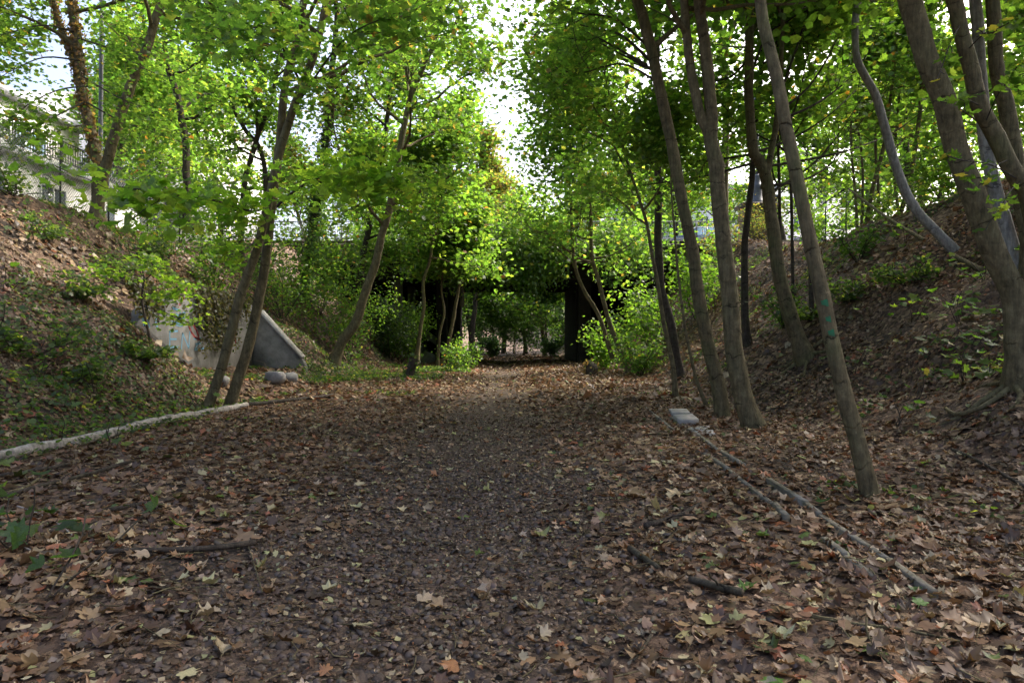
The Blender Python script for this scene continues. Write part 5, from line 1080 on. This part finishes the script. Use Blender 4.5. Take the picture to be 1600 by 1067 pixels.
litter('leaf_litter', -6, 6, 40, 62, 25, .22, 'far', 'fallen leaves on the track beneath and past the bridge', .5, lift=.05)
# crumbled leaf chips
x, y = scatter(-3.6, 3.4, 1.2, 13, 1100, lambda x, y: view(x, y) * (.18 + .82 * in_path(x, y)) * np.clip(1.25 - y / 15, .2, 1))
P = np.stack([x, y, terr(x, y) + rng.uniform(.004, .02, len(x))], -1)
link('leaf_chips', leaf_mesh('leaf_chips', P, tnormal(x, y) + rng.normal(0, .5, P.shape), rng.uniform(.015, .045, len(x)), 'far', None, 'dry_leaf', cols=palette('drypath', len(x)) * .9), None, None, 'stuff', 'crumbled dark leaf fragments trodden into the path', 'leaves')
# ballast stones: the large near ones are pieces of the path, the rest one mass
def stone_tpl(k):
    g = np.random.default_rng(k); z = [(0, 0, 1)] + [(math.cos(a), math.sin(a), .45) for a in np.arange(5) * 1.257] + [(math.cos(a + .6), math.sin(a + .6), -.5) for a in np.arange(5) * 1.257]
    V = np.array(z) * (1, 1, .5) * g.uniform(.68, 1.15, (11, 1)) * (g.uniform(.8, 1.25), 1, 1); T = [(0, 1 + i, 1 + (i + 1) % 5) for i in range(5)] + [(1 + i, 6 + i, 1 + (i + 1) % 5) for i in range(5)] + [(1 + (i + 1) % 5, 6 + i, 6 + (i + 1) % 5) for i in range(5)]
    return V, np.array(T)
ST = [stone_tpl(400 + k) for k in range(10)]
TPL['stone'] = ST
STM = []
for k, (v, t) in enumerate(ST): STM.append(mesh_np('ballast_stone', v, t, 'stone'))
x, y = scatter(-3, 2.6, 1.3, 10, 300, lambda x, y: view(x, y) * (.05 + .95 * in_path(x, y)) * np.clip(1.3 - y / 11, .1, 1) * (.4 + 1.2 * (vn(x, y, 1.1, 31) + .5)))
s = np.minimum(rng.lognormal(math.log(.017), .38, len(x)), .034); d_ = np.hypot(x, y); big = np.argsort(-s / d_)[:260]; bm = np.zeros(len(x), bool); bm[big] = True
P = np.stack([x, y, terr(x, y) + s * .25 + .006], -1)
c = np.array([(.07, .051, .037)]) * rng.uniform(.5, 1.7, (len(x), 1)) * rng.uniform(.93, 1.07, (len(x), 3))
m = ~bm
link('ballast_stones', leaf_mesh('ballast_stones', P[m], tnormal(x[m], y[m]) + rng.normal(0, .4, (m.sum(), 3)), s[m], 'stone', None, 'stone_col', cols=c[m]), path, kind='stuff')
for i in big:
    o = bpy.data.objects.new('ballast_stone', STM[i % 10]); COL.objects.link(o); o.parent = path; o.location = P[i]; o.scale = (s[i] * 1.05, s[i] * .95, s[i] * .8); o.rotation_euler = (random.uniform(-.4, .4), random.uniform(-.4, .4), random.uniform(0, 6.28))
# the most striking fallen leaves, one by one
LL = leaf_lib('pale', 'dry_leaf', 18, 1.6) + leaf_lib('dry', 'dry_leaf', 12, 1.8); LG = leaf_lib('green', 'dry_leaf', 8, 1.2)
k = 0
while k < 290:
    y_ = 2.2 + 9.5 * random.random() ** 1.5; x_ = random.uniform(-.8, .8) * y_
    if x_ < -6 or x_ > 5: continue
    nr = tnormal(np.array([x_]), np.array([y_]))[0]
    put_leaf(path, (x_, y_, tz(x_, y_) + random.uniform(.022, .045)), nr + np.random.default_rng(k).normal(0, .16, 3), (random.uniform(-1, 1), random.uniform(-1, 1), 0), random.uniform(.07, .118), LG if random.random() < .09 else LL, 'fallen_leaf'); k += 1
# green ground cover
def ivy_cover(label, x0, x1, y0, y1, dens, thr, size, tpl, pal, hmax, o):
    x, y = scatter(x0, x1, y0, y1, dens, lambda x, y: view(x, y) * sstep(thr, thr + .12, vn(x, y, 2.4, o) * .6 + vn(x, y, .8, o + 1) * .5 + .25 * vn(x, y, .3, o + 2)))
    P = np.stack([x, y, terr(x, y) + rng.uniform(.03, hmax, len(x))], -1)
    link('ground_ivy', leaf_mesh('ground_ivy', P, tnormal(x, y) * .6 + (0, 0, .4) + rng.normal(0, .4, P.shape), size * rng.uniform(.6, 1.25, len(x)), tpl, pal, 'leaf'), None, None, 'stuff', label, 'ground cover')
ivy_cover('patchy dark green ivy creeping over the left bank', -13.2, -5.4, 6, 32, 260, -.02, .07, 'low', 'ground', .12, 41)
ivy_cover('patchy low green plants on the right bank slope', 5.2, 12.5, 8, 36, 170, .08, .075, 'low', 'ground', .14, 51)
ivy_cover('thin green sprigs along the left edge of the path', -6.2, -2.4, 5, 38, 120, .2, .06, 'low', 'ground', .07, 61)
ivy_cover('green fringe of low plants where the path meets the bridge', -7, -1.8, 22, 39, 160, .02, .1, 'low', 'ground', .2, 71)
ivy_cover('sparse green sprigs along the foot of the right bank', 2.2, 5.5, 5, 38, 120, .24, .06, 'low', 'ground', .06, 81)
# dry weed stalks standing and lying on the banks
for x0, x1, lab, sd in ((-13, -6, 'dry tangled weed stalks and grass on the left bank', 12), (5.2, 12.5, 'dry tangled weed stalks and grass on the right bank', 13)):
    mb = MB(); g = np.random.default_rng(sd)
    for i in range(1500):
        x_, y_ = g.uniform(x0, x1), g.uniform(6, 36); l = g.lognormal(math.log(.28), .45); a = g.uniform(0, 6.28); up = g.uniform(.05, .7)
        p = np.array([x_, y_, tz(x_, y_)]); d = np.array([math.cos(a) * (1 - up), math.sin(a) * (1 - up), up]); q = p + d * l * .55; e = p + d * l + np.array([math.cos(a), math.sin(a), -.6]) * l * .3
        mb.tube(np.array([p, q, e]), [.005, .004, .002], 3, caps=False)
    mb.build('dry_stalks', 'straw', None, kind='stuff', label=lab, cat='weeds')
# loose twigs
mb = MB(); g = np.random.default_rng(8)
for i in range(900):
    y_ = 2.2 + 22 * g.random() ** 1.4; x_ = g.uniform(-.8, .8) * (y_ + 1); a = g.uniform(0, 6.28); l = g.lognormal(math.log(.16), .5); q = [(x_ + math.cos(a) * l * t + g.normal(0, .012), y_ + math.sin(a) * l * t + g.normal(0, .012)) for t in (-.5, 0, .5)]
    mb.tube(np.array([(u, v, tz(u, v) + g.uniform(.02, .05)) for u, v in q]), g.uniform(.0015, .005), 3, caps=False)
mb.build('twig_litter', 'bark_brown', None, kind='stuff', label='thin dry twigs scattered among the fallen leaves', cat='twigs')
print('SCENE', len(bpy.data.objects), sum(len(m.polygons) for m in bpy.data.meshes))
